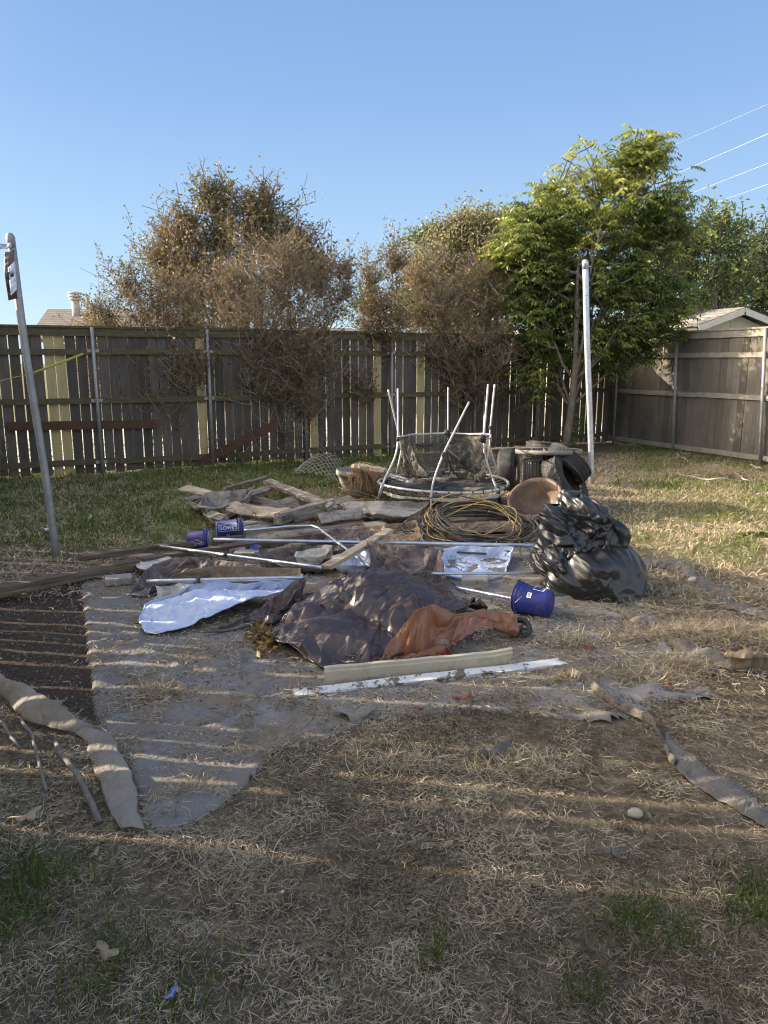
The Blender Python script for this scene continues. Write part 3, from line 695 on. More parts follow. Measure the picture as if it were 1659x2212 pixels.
b = MB(); b.box(((e0[0] + xe) / 2, Y1 + 3.7, (e0[2] - .3) / 2), (xe - e0[0] - .3, 7.2, e0[2] - .3)); b.build('wall', M_['bricktan'], h)
vp = atY(164, 668, Y1 + 2.6); vb = MB()
for (r_, a, c) in ((.13, -.5, .36), (.20, .30, .36), (.23, .40, .45), (.23, .50, .56)): vb.lathe([(0, a), (r_, a), (r_, c), (0, c + .03)], Matrix.Translation(Vector((vp[0], vp[1], vp[2]))), 20)
vb.build('vent_pipe', M_['bricktan'], h, True)
Y2 = 26.
a0 = atY(650, 726, Y2); a1 = atY(760, 709, Y2 + 3)
h2 = thing('distant_house', 'low grey shingled roof glimpsed between the bare shrubs above the back fence', 'house', (a0[0], Y2, 0))
prism_roof([(a0[0] - 2.5, Y2, a0[2] - .3), (a1[0] + 1.2, Y2, a0[2] - .3), (a1[0], Y2 + 3, a1[2]), (a0[0] - 1.5, Y2 + 3, a1[2])], M_['shingle'], 'roof', h2)
b = MB(); b.box(((a0[0] + a1[0]) / 2 - .5, Y2 + 2.2, (a0[2] - .45) / 2), (a1[0] - a0[0] + 3, 3.4, a0[2] - .45)); b.build('wall', M_['bricktan'], h2)
Y3 = 19.
pk = atY(1584, 665, Y3); lf = atY(1497, 698, Y3); rt = pk + (pk - lf) * np.array([1, 1, -1]) * 1.0
rt = np.array([2 * pk[0] - lf[0], Y3, lf[2]])
h3 = thing('cream_outbuilding', 'cream walled building with pale gable roof behind the right fence', 'building', (pk[0], Y3, 0))
b = MB(); D = np.array([-3.5, 8., 0]); zl_ = lf[2] - .12; wl, wr_ = lf[0] + .12, rt[0] - .12
F = [np.array((wl, Y3, 0)), np.array((wr_, Y3, 0)), np.array((wr_, Y3, zl_)), np.array((pk[0], Y3, pk[2] - .12)), np.array((wl, Y3, zl_))]
V = F + [p + D for p in F]
me = bpy.data.meshes.new('wall'); me.from_pydata([tuple(v) for v in V], [], [(0, 1, 2, 3, 4), (9, 8, 7, 6, 5)] + [(i, i + 5, (i + 1) % 5 + 5, (i + 1) % 5) for i in range(5)])
link('wall', me, M_['wallcream'], h3)
f = np.array([0, -.35, 0]) ; f = -D / np.linalg.norm(D) * .35
for (e, nm) in ((lf, 'roof'), (rt, 'roof')):
    e2 = e + (e - pk) * .12
    prism_roof([e2 + f, pk + f, pk + D, e2 + D] if e is lf else [pk + f, e2 + f, e2 + D, pk + D], M_['shinglel'], nm, h3, .05)
    M, LL = frameM(e2 + f * 1.03 - np.array([0, 0, .1]), pk + f * 1.03 - np.array([0, 0, .1])); m = MB(); m.box((0, 0, 0), (LL, .03, .14)); m.build('fascia_board', M_['trimw'], h3, False, M)
for q in (.25, .5, .75):
    m = MB(); x = wl + (wr_ - wl) * q; zz = zl_ + (pk[2] - zl_) * (1 - abs(q - .5) * 2) - .2; m.box((x, Y3 - .02, zz / 2), (.05, .03, zz)); m.build('batten', M_['trimw'], h3)
# long low pale roof left of it, seen through the tree
c0 = atY(1290, 700, 21); c1 = atY(1500, 690, 21)
h4 = thing('garage', 'pale low roofed garage partly hidden behind the large green tree', 'building', (c0[0], 21, 0))
prism_roof([(c0[0], 21, c1[2] - .45), (c1[0], 21, c1[2] - .35), (c1[0], 23.5, c1[2] + .1), (c0[0] + .6, 23.5, c1[2] + .1)], M_['shinglel'], 'roof', h4, .1)
b = MB(); b.box(((c0[0] + c1[0]) / 2, 22.4, (c1[2] - .6) / 2), (c1[0] - c0[0] - .4, 2.2, c1[2] - .6)); b.build('wall', M_['wallcream'], h4)

# ------------------------------------------------------------------ trees and shrubs
def leaves(P, size, n_up=.3, asp=.45, fold=.15):
    n = len(P); a = rng.uniform(0, 2 * math.pi, n); el = rng.normal(-.15, .6, n)
    d = np.stack([np.cos(a) * np.cos(el), np.sin(a) * np.cos(el), np.sin(el)], 1)
    rr = rng.normal(0, 1, (n, 3)); s = np.cross(d, rr); s /= np.linalg.norm(s, axis=1)[:, None] + 1e-9
    L = (size * rng.uniform(.6, 1.35, n))[:, None]; up = np.cross(d, s)
    V = np.stack([P, P + d * L * .5 + s * L * asp / 2 + up * L * fold * .3, P + d * L, P + d * L * .5 - s * L * asp / 2 + up * L * fold * .3], 1).reshape(-1, 3)
    b = np.arange(n)[:, None] * 4
    return V, b + np.arange(4)
def frond(P, d, L, nl=6, lw=.024, ll=.085):
    """compound leaves: for every P a drooping rachis with leaflet pairs"""
    n = len(P); t = np.linspace(.2, 1, nl)
    side = np.cross(d, np.array([0, 0, 1.])); side /= np.linalg.norm(side, axis=1)[:, None] + 1e-9
    V = []
    sc_ = rng.uniform(.75, 1.2, n)[:, None]
    for q in t:
        c = P + d * (L * q)[:, None] - np.array([0, 0, 1.]) * (L * .45 * q * q)[:, None]
        for sg in (-1, 1):
            dd = side * sg * .75 + d * .35 - np.array([0, 0, .55]) + rng.normal(0, .18, (n, 3))
            dd /= np.linalg.norm(dd, axis=1)[:, None]
            w = np.cross(dd, np.array([0, 0, 1.]) + rng.normal(0, .5, (n, 3))); w /= np.linalg.norm(w, axis=1)[:, None] + 1e-9
            l = ll * (1.1 - .35 * abs(q - .55)) * sc_
            V.append(np.stack([c, c + dd * l * .4 + w * lw / 2 * sc_, c + dd * l - np.array([0, 0, .012]), c + dd * l * .4 - w * lw / 2 * sc_], 1))
    V = np.stack(V, 1); k = V.shape[1]; V = V.reshape(-1, 3)
    b = np.arange(n * k)[:, None] * 4
    return V, b + np.arange(4), k
def blobpts(blobs, n, shell=0, soft=False):
    """points in ellipsoids given by image centre, image radii and distance"""
    C = []; Rd = []; A = []
    for (px, py, rx, ry, Y, *z) in blobs:
        c = atY(px, py, Y); s = Y * 1.0 / FPX / 1.0
        C.append(c); dep = (z[0] if z else min(rx, ry) * .9) * s; Rd.append((rx * s, dep, ry * s)); A.append(rx * ry)
    C = np.array(C); Rd = np.array(Rd); A = np.array(A, float) ** .8; A /= A.sum()
    k = rng.choice(len(blobs), n, p=A)
    u = rng.normal(0, 1, (n, 3)); u /= np.linalg.norm(u, axis=1)[:, None]
    u *= (rng.random(n) ** (1 / (3 + shell)))[:, None]
    if soft: u *= rng.gamma(14, 1 / 14, n)[:, None] * 1.08
    return C[k] + u * Rd[k], k
def plant(name, label, cat, base, blobs, nst, ntw, lpt, lsize, leafmat, barkmat, group=None, r0=.02, mode='leaf', sub=3, spread=.12, arch=1.4, trunk=False, leafspread=.028, sublen=.28, seed=1, crown='crown', upbias=.6, lowleaf=0, crot=None, spike=.2):
    global rng
    rng = np.random.default_rng(seed)
    root = thing(name, label, cat, base, group); base = np.array(base, float)
    T, k = blobpts(blobs, ntw, 0, spike >= .1); T[:, 2] += np.where(rng.random(ntw) < .3, rng.exponential(spike, ntw), 0); S = MB(); SP = []; 
    st, _ = blobpts(blobs, nst)
    if trunk:
        cz = np.mean([b[2] for b in st]); top = np.array([base[0] * .75 + st[:, 0].mean() * .25, base[1], 3.7])
        pts = np.array([base + (top - base) * t + np.array([.06 * math.sin(5 * t), .05 * math.cos(4 * t) - .05, 0]) for t in np.linspace(0, 1, 9)])
        S.tube(pts, np.linspace(r0, r0 * .25, 9), 10, var=.4); trunkp = pts
    for i, t in enumerate(st):
        if trunk: b0 = trunkp[2 + int(rng.integers(0, 6))]; rr = r0 * .4
        else: b0 = base + np.array([rng.normal(0, spread), rng.normal(0, spread * .6), 0]); b0[2] = -.02; rr = r0 * rng.uniform(.6, 1.1)
        n = 10; q = np.linspace(0, 1, n)[:, None]
        hor = (t - b0) * np.array([1, 1, 0]); ver = (t - b0) * np.array([0, 0, 1])
        P = b0 + hor * q ** arch + ver * q + np.cumsum(rng.normal(0, .022, (n, 3)), 0) * (q > 0)
        S.tube(P, rr * (1 - .72 * q[:, 0]), 6, var=float(rng.random())); 
        SP.append(P[2:])
    SPP = np.vstack(SP)
    TWP = []; tw = MB()
    for t in T:
        dz = t[2] - SPP[:, 2]
        D = SPP - t; cost = np.sqrt((D * D).sum(1)) + np.where(dz < .1, 2, 0)
        b0 = SPP[np.argmin(cost)]
        n = 6; q = np.linspace(0, 1, n)[:, None]
        hor = (t - b0) * np.array([1, 1, 0]); ver = (t - b0) * np.array([0, 0, 1])
        P = b0 + hor * q ** .8 + ver * q ** 1.15 + np.cumsum(rng.normal(0, .012, (n, 3)), 0) * (q > 0)
        tw.tube(P, max(r0 * .26, .0045) * (1 - .6 * q[:, 0]), 3, cap=False, var=float(rng.random()))
        for _ in range(sub):
            j = rng.integers(2, n); dd = rng.normal(0, 1, 3); dd[2] = abs(dd[2]) * upbias + upbias; dd /= np.linalg.norm(dd); l = sublen * rng.uniform(.4, 1.2)
            p = P[j] + dd * l * np.linspace(0, 1, 4)[:, None] + np.cumsum(rng.normal(0, .008, (4, 3)), 0)
            tw.tube(p, max(r0 * .14, .0032), 3, cap=False, var=float(rng.random())); TWP.append(p[1:]); 
        TWP.append(P[3:])
    S.build('trunk' if trunk else 'stems', barkmat, root, True)
    tw.build('twigs', barkmat, root, False)
    TW = np.vstack(TWP); nL = int(lpt * ntw)
    P = TW[rng.integers(0, len(TW), nL)] + rng.normal(0, leafspread, (nL, 3))
    if lowleaf: P = P[P[:, 2] > lowleaf * rng.uniform(.8, 1.2, len(P))]
    nL = len(P)
    tone = np.clip(rng.normal(.45, .2, nL) + .8 * (fbm(P[:, 0] * 1.8 + P[:, 1], P[:, 2] * 1.8, seed, 2) - .5), 0, 1)
    if crot: tone = crot(P, tone)
    if mode == 'leaf': V, Q = leaves(P, lsize); v = tone
    else:
        a = rng.uniform(0, 6.28, nL); e = rng.uniform(-.1, .8, nL)
        d = np.stack([np.cos(a) * np.cos(e), np.sin(a) * np.cos(e), np.sin(e)], 1)
        V, Q, kk = frond(P, d, rng.uniform(.22, .42, nL), ll=lsize, lw=lsize * .3); v = np.clip(np.repeat(tone, kk) + rng.normal(0, .05, nL * kk), 0, 1)
    npmesh(crown, V, Q, None, leafmat, root, False, v)
    return root
GS = 'crape myrtle shrubs along the back fence'
LC, LG = M_['lcrape'], M_['lcrapeg']
plant('crape_myrtle', 'sparse brown shrub furthest left, spreading in front of the neighbouring roof', 'shrub', at(385, 1000, 0), [(230, 745, 70, 60, 12.2), (300, 690, 85, 85, 12.3), (390, 700, 70, 100, 12.4), (210, 690, 30, 50, 12.2), (280, 620, 35, 30, 12.3), (340, 800, 110, 60, 12.3), (260, 830, 60, 50, 12.2), (370, 850, 70, 50, 12.3), (230, 800, 70, 55, 12.1), (310, 860, 90, 60, 12.2), (400, 790, 60, 60, 12.2)],
      22, 1060, 19, .055, LC, M_['bark'], GS, .021, seed=21, sub=4, lowleaf=.7, sublen=.3)
plant('crape_myrtle', 'broad brown bare stemmed shrub left of the middle of the fence', 'shrub', at(628, 985, 0), [(560, 690, 90, 110, 12.9), (660, 680, 80, 90, 13), (620, 590, 80, 50, 13), (520, 600, 40, 60, 12.9), (720, 620, 45, 50, 13), (600, 800, 110, 70, 12.9), (745, 620, 20, 60, 13), (500, 780, 40, 60, 12.9), (610, 850, 90, 50, 12.9), (560, 800, 100, 70, 12.8), (690, 790, 70, 60, 12.8), (640, 880, 70, 50, 12.8)],
      30, 1250, 17, .055, LC, M_['bark'], GS, .022, seed=22, sub=4, lowleaf=.8, sublen=.32)
plant('crape_myrtle', 'slim reddish shrub in the middle of the fence beside two pale boards', 'shrub', at(825, 965, 0), [(845, 620, 32, 80, 13.6), (795, 600, 14, 60, 13.6), (840, 720, 50, 60, 13.6), (800, 700, 35, 60, 13.6), (775, 850, 38, 30, 13.4), (855, 560, 16, 40, 13.6)],
      14, 340, 19, .055, LC, M_['bark'], GS, .02, seed=23, sub=4, sublen=.26, lowleaf=.8)
plant('crape_myrtle', 'reddish brown shrub behind the trampoline, rightmost of the bare shrubs', 'shrub', at(985, 958, 0), [(960, 640, 80, 70, 14.2), (1040, 640, 55, 60, 14.3), (920, 690, 45, 70, 14.2), (1000, 740, 100, 60, 14.2), (1055, 600, 35, 40, 14.3), (900, 600, 30, 40, 14.2), (1000, 800, 80, 40, 14.2), (940, 780, 60, 55, 14.1), (1060, 770, 60, 60, 14.1), (1000, 850, 60, 40, 14)],
      22, 980, 16, .055, LC, M_['bark'], GS, .022, seed=24, sub=4, sublen=.32, lowleaf=.9)
plant('crape_myrtle_tree', 'tall rounded olive brown tree rising behind the fence on the left', 'tree', (atY(520, 900, 17)[0], 17, 0), [(500, 500, 90, 75, 17), (400, 560, 75, 65, 17), (590, 520, 60, 75, 17), (470, 430, 42, 30, 17), (560, 450, 35, 30, 17), (470, 640, 120, 70, 17), (640, 560, 50, 60, 17), (350, 580, 40, 40, 17), (690, 590, 30, 45, 17), (380, 490, 40, 20, 17)],
      34, 1100, 17, .09, LG, M_['barkdark'], None, .05, seed=25, sub=3, sublen=.4, spread=.25, leafspread=.08)
plant('vine_covered_tree', 'dome shaped tree smothered in dull olive vines behind the middle right of the fence', 'tree', (atY(985, 900, 19)[0], 19, 0), [(960, 570, 95, 85, 19), (1050, 560, 85, 90, 19), (1000, 660, 150, 90, 19), (900, 620, 40, 70, 19), (1010, 500, 70, 35, 19)],
      18, 650, 42, .10, M_['lolive'], M_['barkdark'], None, .07, seed=26, sub=3, sublen=.3, leafspread=.13, spike=.05)
plant('bright_shrub', 'small bright green bush peeking over the fence between the bare shrubs', 'bush', (atY(785, 900, 16)[0], 16, 0), [(780, 680, 34, 45, 16), (880, 690, 50, 30, 16), (800, 640, 20, 20, 16)],
      8, 110, 24, .07, M_['lright'], M_['barkdark'], None, .02, seed=27)
plant('distant_tree', 'pale green feathery treetop rising behind the vine covered dome', 'tree', (atY(1060, 900, 24)[0], 24, 0), [(1030, 480, 40, 28, 24), (1085, 480, 35, 35, 24), (1110, 540, 60, 60, 24), (900, 520, 14, 16, 24), (940, 500, 16, 10, 24)],
      10, 260, 26, .12, M_['lright'], M_['barkdark'], None, .08, seed=28, leafspread=.12, spike=.06)
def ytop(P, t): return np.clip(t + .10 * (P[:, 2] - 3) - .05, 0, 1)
plant('tall_green_tree', 'tallest tree, large and yellow green with feathery leaves, inside the fence right of centre', 'tree', at(1218, 985, 0), [(1300, 460, 120, 95, 14.2, 80), (1250, 360, 34, 30, 14.3, 40), (1370, 350, 70, 45, 14.2, 60), (1180, 440, 70, 40, 14.3, 70), (1150, 520, 75, 80, 14.2, 80), (1250, 580, 150, 120, 14.2, 95), (1400, 500, 85, 90, 14.2, 80), (1180, 650, 95, 90, 14.2, 85), (1330, 680, 140, 90, 14.2, 85), (1140, 600, 50, 60, 14.2, 60), (1420, 620, 70, 70, 14.2), (1410, 300, 26, 14, 14.2, 25), (1440, 690, 50, 60, 14.2, 60), (1350, 770, 60, 30, 14.2, 50), (1160, 740, 50, 40, 14.2, 60), (1120, 480, 30, 30, 14.2, 40), (1460, 470, 40, 50, 14.2, 50), (1100, 560, 40, 50, 14.2, 40), (1270, 760, 110, 40, 14.2, 70)],
      28, 720, 8.2, .10, M_['lgreen'], M_['barkdark'], None, .075, mode='frond', seed=29, sub=2, sublen=.34, trunk=True, leafspread=.06, arch=.9, upbias=.3, crot=ytop, spike=.06)
plant('right_green_tree', 'medium green tree with an orange tinge behind the corner of the fence', 'tree', (atY(1530, 900, 20)[0], 20, 0), [(1560, 500, 65, 50, 20), (1480, 560, 60, 80, 20), (1560, 600, 80, 60, 20), (1445, 450, 26, 46, 20), (1500, 520, 50, 30, 20), (1420, 560, 60, 80, 20)],
      14, 420, 26, .11, M_['lright'], M_['barkdark'], None, .08, seed=30, leafspread=.12, spike=.1)
plant('dark_tree', 'dark green tree at the right edge above the cream building', 'tree', (atY(1650, 900, 25)[0], 25, 0), [(1660, 560, 70, 70, 25), (1610, 620, 80, 60, 25), (1540, 640, 70, 40, 25), (1720, 600, 80, 90, 25)],
      12, 480, 34, .14, M_['ldark'], M_['barkdark'], None, .1, seed=31, leafspread=.16)
plant('sapling', 'small leafy sapling before the back fence, left of the large green tree', 'sapling', at(1168, 975, 0), [(1150, 800, 34, 26, 14), (1120, 830, 18, 16, 14), (1180, 850, 22, 20, 14)], 4, 26, 2.6, .09, M_['lgreen'], M_['barkdark'], None, .012, mode='frond', seed=32, sub=1)
plant('sapling', 'low leafy seedling at the fence foot right of the table', 'sapling', at(1235, 975, 0), [(1240, 940, 22, 14, 14.3), (1260, 930, 12, 10, 14.3)], 4, 14, 2.6, .08, M_['lgreen'], M_['barkdark'], None, .008, mode='frond', seed=33, sub=1)
# woody vine tangle at the foot of the fence on the left
rng = np.random.default_rng(40)
b = MB()
for k in range(150):
    c = at(rng.uniform(400, 700), rng.uniform(960, 1010), 0) + np.array([0, rng.uniform(-.2, .3), 0])
    a = rng.uniform(0, math.pi); l = rng.uniform(.4, 1.1); q = np.linspace(0, 1, 7)
    h_ = rng.uniform(.15, .75)
    P = np.stack([c[0] + np.cos(a) * l * (q - .5), c[1] + .3 * np.sin(a) * l * (q - .5), h_ * np.sin(q * rng.uniform(1.5, 3)) + .02], 1) + np.cumsum(rng.normal(0, .02, (7, 3)), 0)
    P[:, 2] = np.maximum(P[:, 2], .01); b.tube(P, .0035, 3, cap=False)
one(b, 'vine_tangle', M_['bark'], 'tangle of thin bare vines at the fence foot left of the wire mesh', 'vines')
b = MB()
for k in range(40):
    c = at(rng.uniform(-60, 30), rng.uniform(1000, 1045), 0); q = np.linspace(0, 1, 6); dx = rng.uniform(-.1, .35); hh = rng.uniform(.3, .9)
    b.tube(np.stack([c[0] + dx * q, c[1] + 0 * q, hh * np.sin(q * 2.4)], 1), .003, 3, cap=False)
one(b, 'dry_weeds', M_['bark'], 'clump of thin dry weeds at the far left edge beside the fence', 'weeds')

# ------------------------------------------------------------------ power lines
for i, (a, c) in enumerate((((1464, 310), (1659, 225)), ((1441, 384), (1659, 289)), ((1489, 419), (1659, 353)), ((1582, 425), (1659, 398)), ((1600, 486), (1659, 468)))):
    Ya, Yb = 34 + i, 22 + i
    pa, pb = atY(a[0], a[1], Ya), atY(c[0], c[1], Yb); d = pb - pa
    q = np.linspace(-1.5, 2.5, 24)[:, None]; b = MB(); P = pa + d * q; P[:, 2] -= .0
    b.tube(P, .0035 if i in (0, 4) else .0065, 6)
    one(b, 'power_line', M_['whitepole'], ['topmost and faintest of the wires crossing the sky at the right', 'bright wire ending behind the top of the tall green tree', 'bright wire crossing just below the top one, third down at the right', 'fourth wire down, ending over the medium green tree', 'lowest short wire just above the dark tree'][i], 'wire', 'power lines in the sky')

x0, x1 = WB(-8, -9, 0), WB(30, -9, 0); a0, a1 = WB(-8, -.5, 0), WB(30, -.5, 0)
o = npmesh('added_gap_backing', [(a0[0], a0[1], .03), (a1[0], a1[1], .03), (x1[0], x1[1], .05), (x0[0], x0[1], .05)], [(0, 1, 2, 3)], None, M_['trimw'])  # pale strip added beyond the back fence to brighten the gaps between pickets
o['kind'] = 'structure'
# ------------------------------------------------------------------ standing posts
rng = np.random.default_rng(50)
def big_post(name, label, base, top, r, mt, sleeve=.0):
    B_, T_ = np.array(base, float), np.array(top, float); root = thing(name, label, 'post', (B_[0], B_[1], 0))
    n = 14; q = np.linspace(0, 1, n)[:, None]; P = B_ + (T_ - B_) * q + np.array([.006, .004, 0]) * np.sin(q * 7); P[0, 2] = -.05
    b = MB(); b.tube(P, r, 20); b.build('tube', mt, root, True)
    d = (T_ - B_) / np.linalg.norm(T_ - B_); c = MB()
    c.tube([T_ - d * .09, T_ - d * .005, T_ + d * .012, T_ + d * .03, T_ + d * .038], [r * 1.07, r * 1.07, r * 1.0, r * .62, .002], 20)
    c.build('cap', mt, root, True); return root, d
bL = at(121, 1200, 0); tL = atY(22, 512, bL[1] + .12)
pl, dl = big_post('steel_post', 'leaning grey steel post at the left edge with torn plastic near its top', bL, tL, .033, M_['galvdull'])
c0 = tL - dl * .16
o = patch('torn_plastic', [('w', *(c0 + [-.05, -.05, -.36])), ('w', *(c0 + [.03, -.05, -.34]))], [('w', *(c0 + [-.045, -.045, .03])), ('w', *(c0 + [.04, -.045, .05]))],
      [('w', *(c0 + [-.05, -.05, -.36])), ('w', *(c0 + [-.055, -.06, -.15])), ('w', *(c0 + [-.045, -.045, .03]))], [('w', *(c0 + [.03, -.05, -.34])), ('w', *(c0 + [.02, -.06, -.15])), ('w', *(c0 + [.04, -.045, .05]))],
      M_['tarpb'], pl, 14, 30, excess=.05, it=10, noise=.005, freq=12, g=0, up=1, cr=.005, cf=16, thick=.002, H=lambda x, y: -9 + 0 * x)
o = patch('plastic_shred', [('w', *(c0 + [-.01, -.075, -.33])), ('w', *(c0 + [.045, -.075, -.28]))], [('w', *(c0 + [-.02, -.06, -.10])), ('w', *(c0 + [.04, -.06, -.05]))],
      [('w', *(c0 + [-.01, -.075, -.33])), ('w', *(c0 + [-.02, -.06, -.10]))], [('w', *(c0 + [.045, -.075, -.28])), ('w', *(c0 + [.04, -.06, -.05]))], M_['tarps'], pl, 14, 24, excess=.1, it=10, noise=.01, freq=20, g=0, up=1, cr=.005, cf=16, thick=.002, H=lambda x, y: -9 + 0 * x, seed=3)
o = patch('plastic_tie', [('w', *(c0 + [-.13, -.04, .05])), ('w', *(c0 + [.02, -.05, .06]))], [('w', *(c0 + [-.12, -.04, .09])), ('w', *(c0 + [.02, -.05, .10]))],
      [('w', *(c0 + [-.13, -.04, .05])), ('w', *(c0 + [-.12, -.04, .09]))], [('w', *(c0 + [.02, -.05, .06])), ('w', *(c0 + [.02, -.05, .10]))], M_['tarps'], pl, 20, 8, excess=.3, it=30, noise=.03, freq=20, g=0, up=1, cr=.005, cf=16, thick=.002, H=lambda x, y: -9 + 0 * x, seed=4)
bR = at(1278, 1047, 0); tR = atY(1264, 566, bR[1] - .05)
pr, dr = big_post('steel_post', 'tall bright galvanised post standing behind the tyres on the right', bR, tR, .040, M_['galv'])
c = MB(); cc = bR + (tR - bR) * .86; c.tube([cc - [0, 0, .01], cc + [0, 0, .01]], .043, 16); c.build('band', M_['galv'], pr, True)

# ------------------------------------------------------------------ trampoline
foot = at(*z2(525, 1000)); ctr = at(*z2(607, 770), .30); Rr = 435 / 2.074 / 1.507 / FPX * (ctr[1] * CP + 1.4 * SP)
tr = thing('trampoline', 'broken mini trampoline with bare silver poles and sagging black net', 'trampoline', (ctr[0], ctr[1], 0))
th = np.linspace(0, 2 * math.pi, 60, endpoint=False)
Zr = .31; ring = np.stack([ctr[0] + Rr * np.cos(th), ctr[1] + Rr * np.sin(th), Zr + .012 * np.sin(th * 2)], 1)
b = MB(); b.tube(ring, .017, 10, closed=True); b.build('frame_ring', M_['whitepole'], tr, True)
b = MB(); rr_ = np.linspace(0, Rr * .86, 12)
V = []; 
for r_ in rr_:
    for t in th: V.append((ctr[0] + r_ * math.cos(t), ctr[1] + r_ * math.sin(t), Zr - .02 - .05 * (1 - (r_ / Rr) ** 2) + .012 * math.sin(5 * t + r_ * 8)))
Q = [(i * 60 + j, i * 60 + (j + 1) % 60, (i + 1) * 60 + (j + 1) % 60, (i + 1) * 60 + j) for i in range(11) for j in range(60)]
b.add(V, Q); mo = b.build('jumping_mat', M_['matcloth'], tr, True)
b = MB()
for k in range(36):
    t = k / 36 * 2 * math.pi; p0 = np.array([ctr[0] + Rr * .86 * math.cos(t), ctr[1] + Rr * .86 * math.sin(t), Zr - .025]); p1 = np.array([ctr[0] + Rr * 1.02 * math.cos(t), ctr[1] + Rr * 1.02 * math.sin(t), Zr + .005])
    b.tube([p0, (p0 + p1) / 2 + [0, 0, -.004], p1, p1 + [0, 0, -.045]], .011, 5)
o = b.build('bungee_loops', M_['rubber'], tr, True); o['kind'] = 'stuff'
o = ribbon('edge_pad', [('w', *(ctr + [Rr * 1.0 * math.cos(t), Rr * 1.0 * math.sin(t), -.055])) for t in np.linspace(3.5, 5.9, 20)], [('w', *(ctr + [Rr * .99 * math.cos(t), Rr * .99 * math.sin(t), -.085 - .012 * math.sin(t * 7)])) for t in np.linspace(3.5, 5.9, 20)], M_['cream'], 60, 5, 0, .01, tr, 4, lift=0)
def zpt(X, Y, dep): p = z2(X, Y); return atY(p[0], p[1], dep)
Yf, Ym, Yb = ctr[1] - Rr, ctr[1], ctr[1] + Rr
POLES = [
    [(185, 850, Ym - .35), (205, 760, Ym - .3), (245, 680, Ym - .25), (282, 600, Ym - .2), (300, 530, Ym - .15), (303, 400, Ym - .1), (301, 135, Ym)],
    [(290, 720, Yb - .5), (308, 640, Yb - .5), (325, 560, Yb - .5), (318, 490, Yb - .5), (290, 370, Yb - .55), (236, 142, Yb - .6)],
    [(655, 715, Yb), (645, 600, Yb), (640, 430, Yb), (641, 125, Yb)],
    [(525, 1000, Yf), (527, 850, Yf), (535, 775, Yf + .02), (575, 660, Yf + .1), (620, 550, Yf + .2), (690, 410, Yf + .35), (782, 226, Yf + .5)],
    [(992, 915, Ym - .45), (965, 800, Ym - .4), (935, 730, Ym - .35), (900, 630, Ym - .3), (882, 560, Ym - .25), (882, 460, Ym - .2), (911, 106, Ym - .1)],
    [(985, 722, Ym + .3), (955, 640, Ym + .3), (925, 540, Ym + .3), (922, 440, Ym + .3), (955, 106, Ym + .3)]]
for k, p in enumerate(POLES):
    P = resample(np.array([zpt(*q) for q in p]), 26)
    P[1:-1] = (P[:-2] + P[1:-1] * 2 + P[2:]) / 4
    b = MB(); b.tube(P, .0115, 10); b.build('pole', M_['whitepole'], tr, True)
    if k in (0, 3, 4, 5):
        b = MB(); i = 12 if k == 3 else 13; b.tube(P[i:i + 2], .022, 10); b.build('joint_sleeve', M_['rubber'], tr, True)
lg = [zpt(205, 760, Ym - .4), zpt(172, 862, Ym - .4)]
b = MB(); b.tube([zpt(970, 790, Ym - .45), zpt(992, 925, Ym - .45)], .022, 10); b.build('leg', M_['rubber'], tr, True)
b = MB(); b.tube([zpt(200, 770, Ym - .45), zpt(172, 870, Ym - .45)], .018, 10); b.build('leg', M_['whitepole'], tr, True)
up = [(312, 462, Ym - .1), (400, 445, Yb - .4), (520, 440, Yb - .1), (640, 436, Yb), (780, 442, Yb - .05), (880, 440, Ym + .3), (930, 447, Ym + .3), (925, 470, Ym + .2), (882, 478, Ym - .25)]
b = MB(); b.tube(resample(np.array([zpt(*q) for q in up]), 40), .012, 8); b.build('top_rail', M_['whitepole'], tr, True)
def netp(nm, A, B, C, D, seed, nu=50, nv=36, ex=.12):
    f = lambda L: [('w', *zpt(*q)) for q in L]
    o = patch(nm, f(A), f(B), f(C), f(D), M_['net'], tr, nu, nv, ex, lambda x, y: 0 * x - 9, 40, seed, .03, 9, 0, 0, True, True, 0.0004, cr=.05, cf=4.5, ca=.4, up=2); return o
netp('safety_net', [(400, 690, Yb - .7), (520, 700, Yb - .4), (650, 700, Yb - .1)], [(330, 462, Ym), (480, 448, Yb - .3), (640, 440, Yb)], [(400, 690, Yb - .7), (360, 600, Yb - .7), (330, 462, Ym)], [(650, 700, Yb - .1), (640, 600, Yb), (640, 440, Yb)], 5)
netp('safety_net', [(650, 700, Yb - .1), (780, 715, Yb - .3), (905, 700, Ym)], [(640, 440, Yb), (800, 442, Yb - .05), (930, 447, Ym + .3)], [(650, 700, Yb - .1), (645, 570, Yb), (640, 440, Yb)], [(905, 700, Ym), (915, 560, Ym + .2), (930, 447, Ym + .3)], 6)
netp('safety_net', [(360, 700, Ym - .2), (430, 730, Ym - .4), (520, 735, Ym - .5)], [(315, 462, Ym - .1), (345, 470, Ym - .1), (380, 480, Ym - .1)], [(360, 700, Ym - .2), (345, 600, Ym - .15), (315, 462, Ym - .1)], [(520, 735, Ym - .5), (440, 640, Ym - .3), (380, 480, Ym - .1)], 7, 24, 40, .2)
netp('safety_net', [(700, 600, Yf + .5), (800, 660, Yf + .5), (870, 700, Ym - .4)], [(625, 530, Yf + .2), (700, 500, Yf + .5), (880, 470, Ym - .25)], [(700, 600, Yf + .5), (650, 570, Yf + .4), (625, 530, Yf + .2)], [(870, 700, Ym - .4), (885, 600, Ym - .3), (880, 470, Ym - .25)], 8, 40, 30, .2)
def cord(pts, r, mt, nm, parent, var=None):
    b = MB(); P = resample(np.array(pts), 24); P[1:-1] = (P[:-2] + P[1:-1] * 2 + P[2:]) / 4; b.tube(P, r, 6, var=var); return b.build(nm, mt, parent, True)
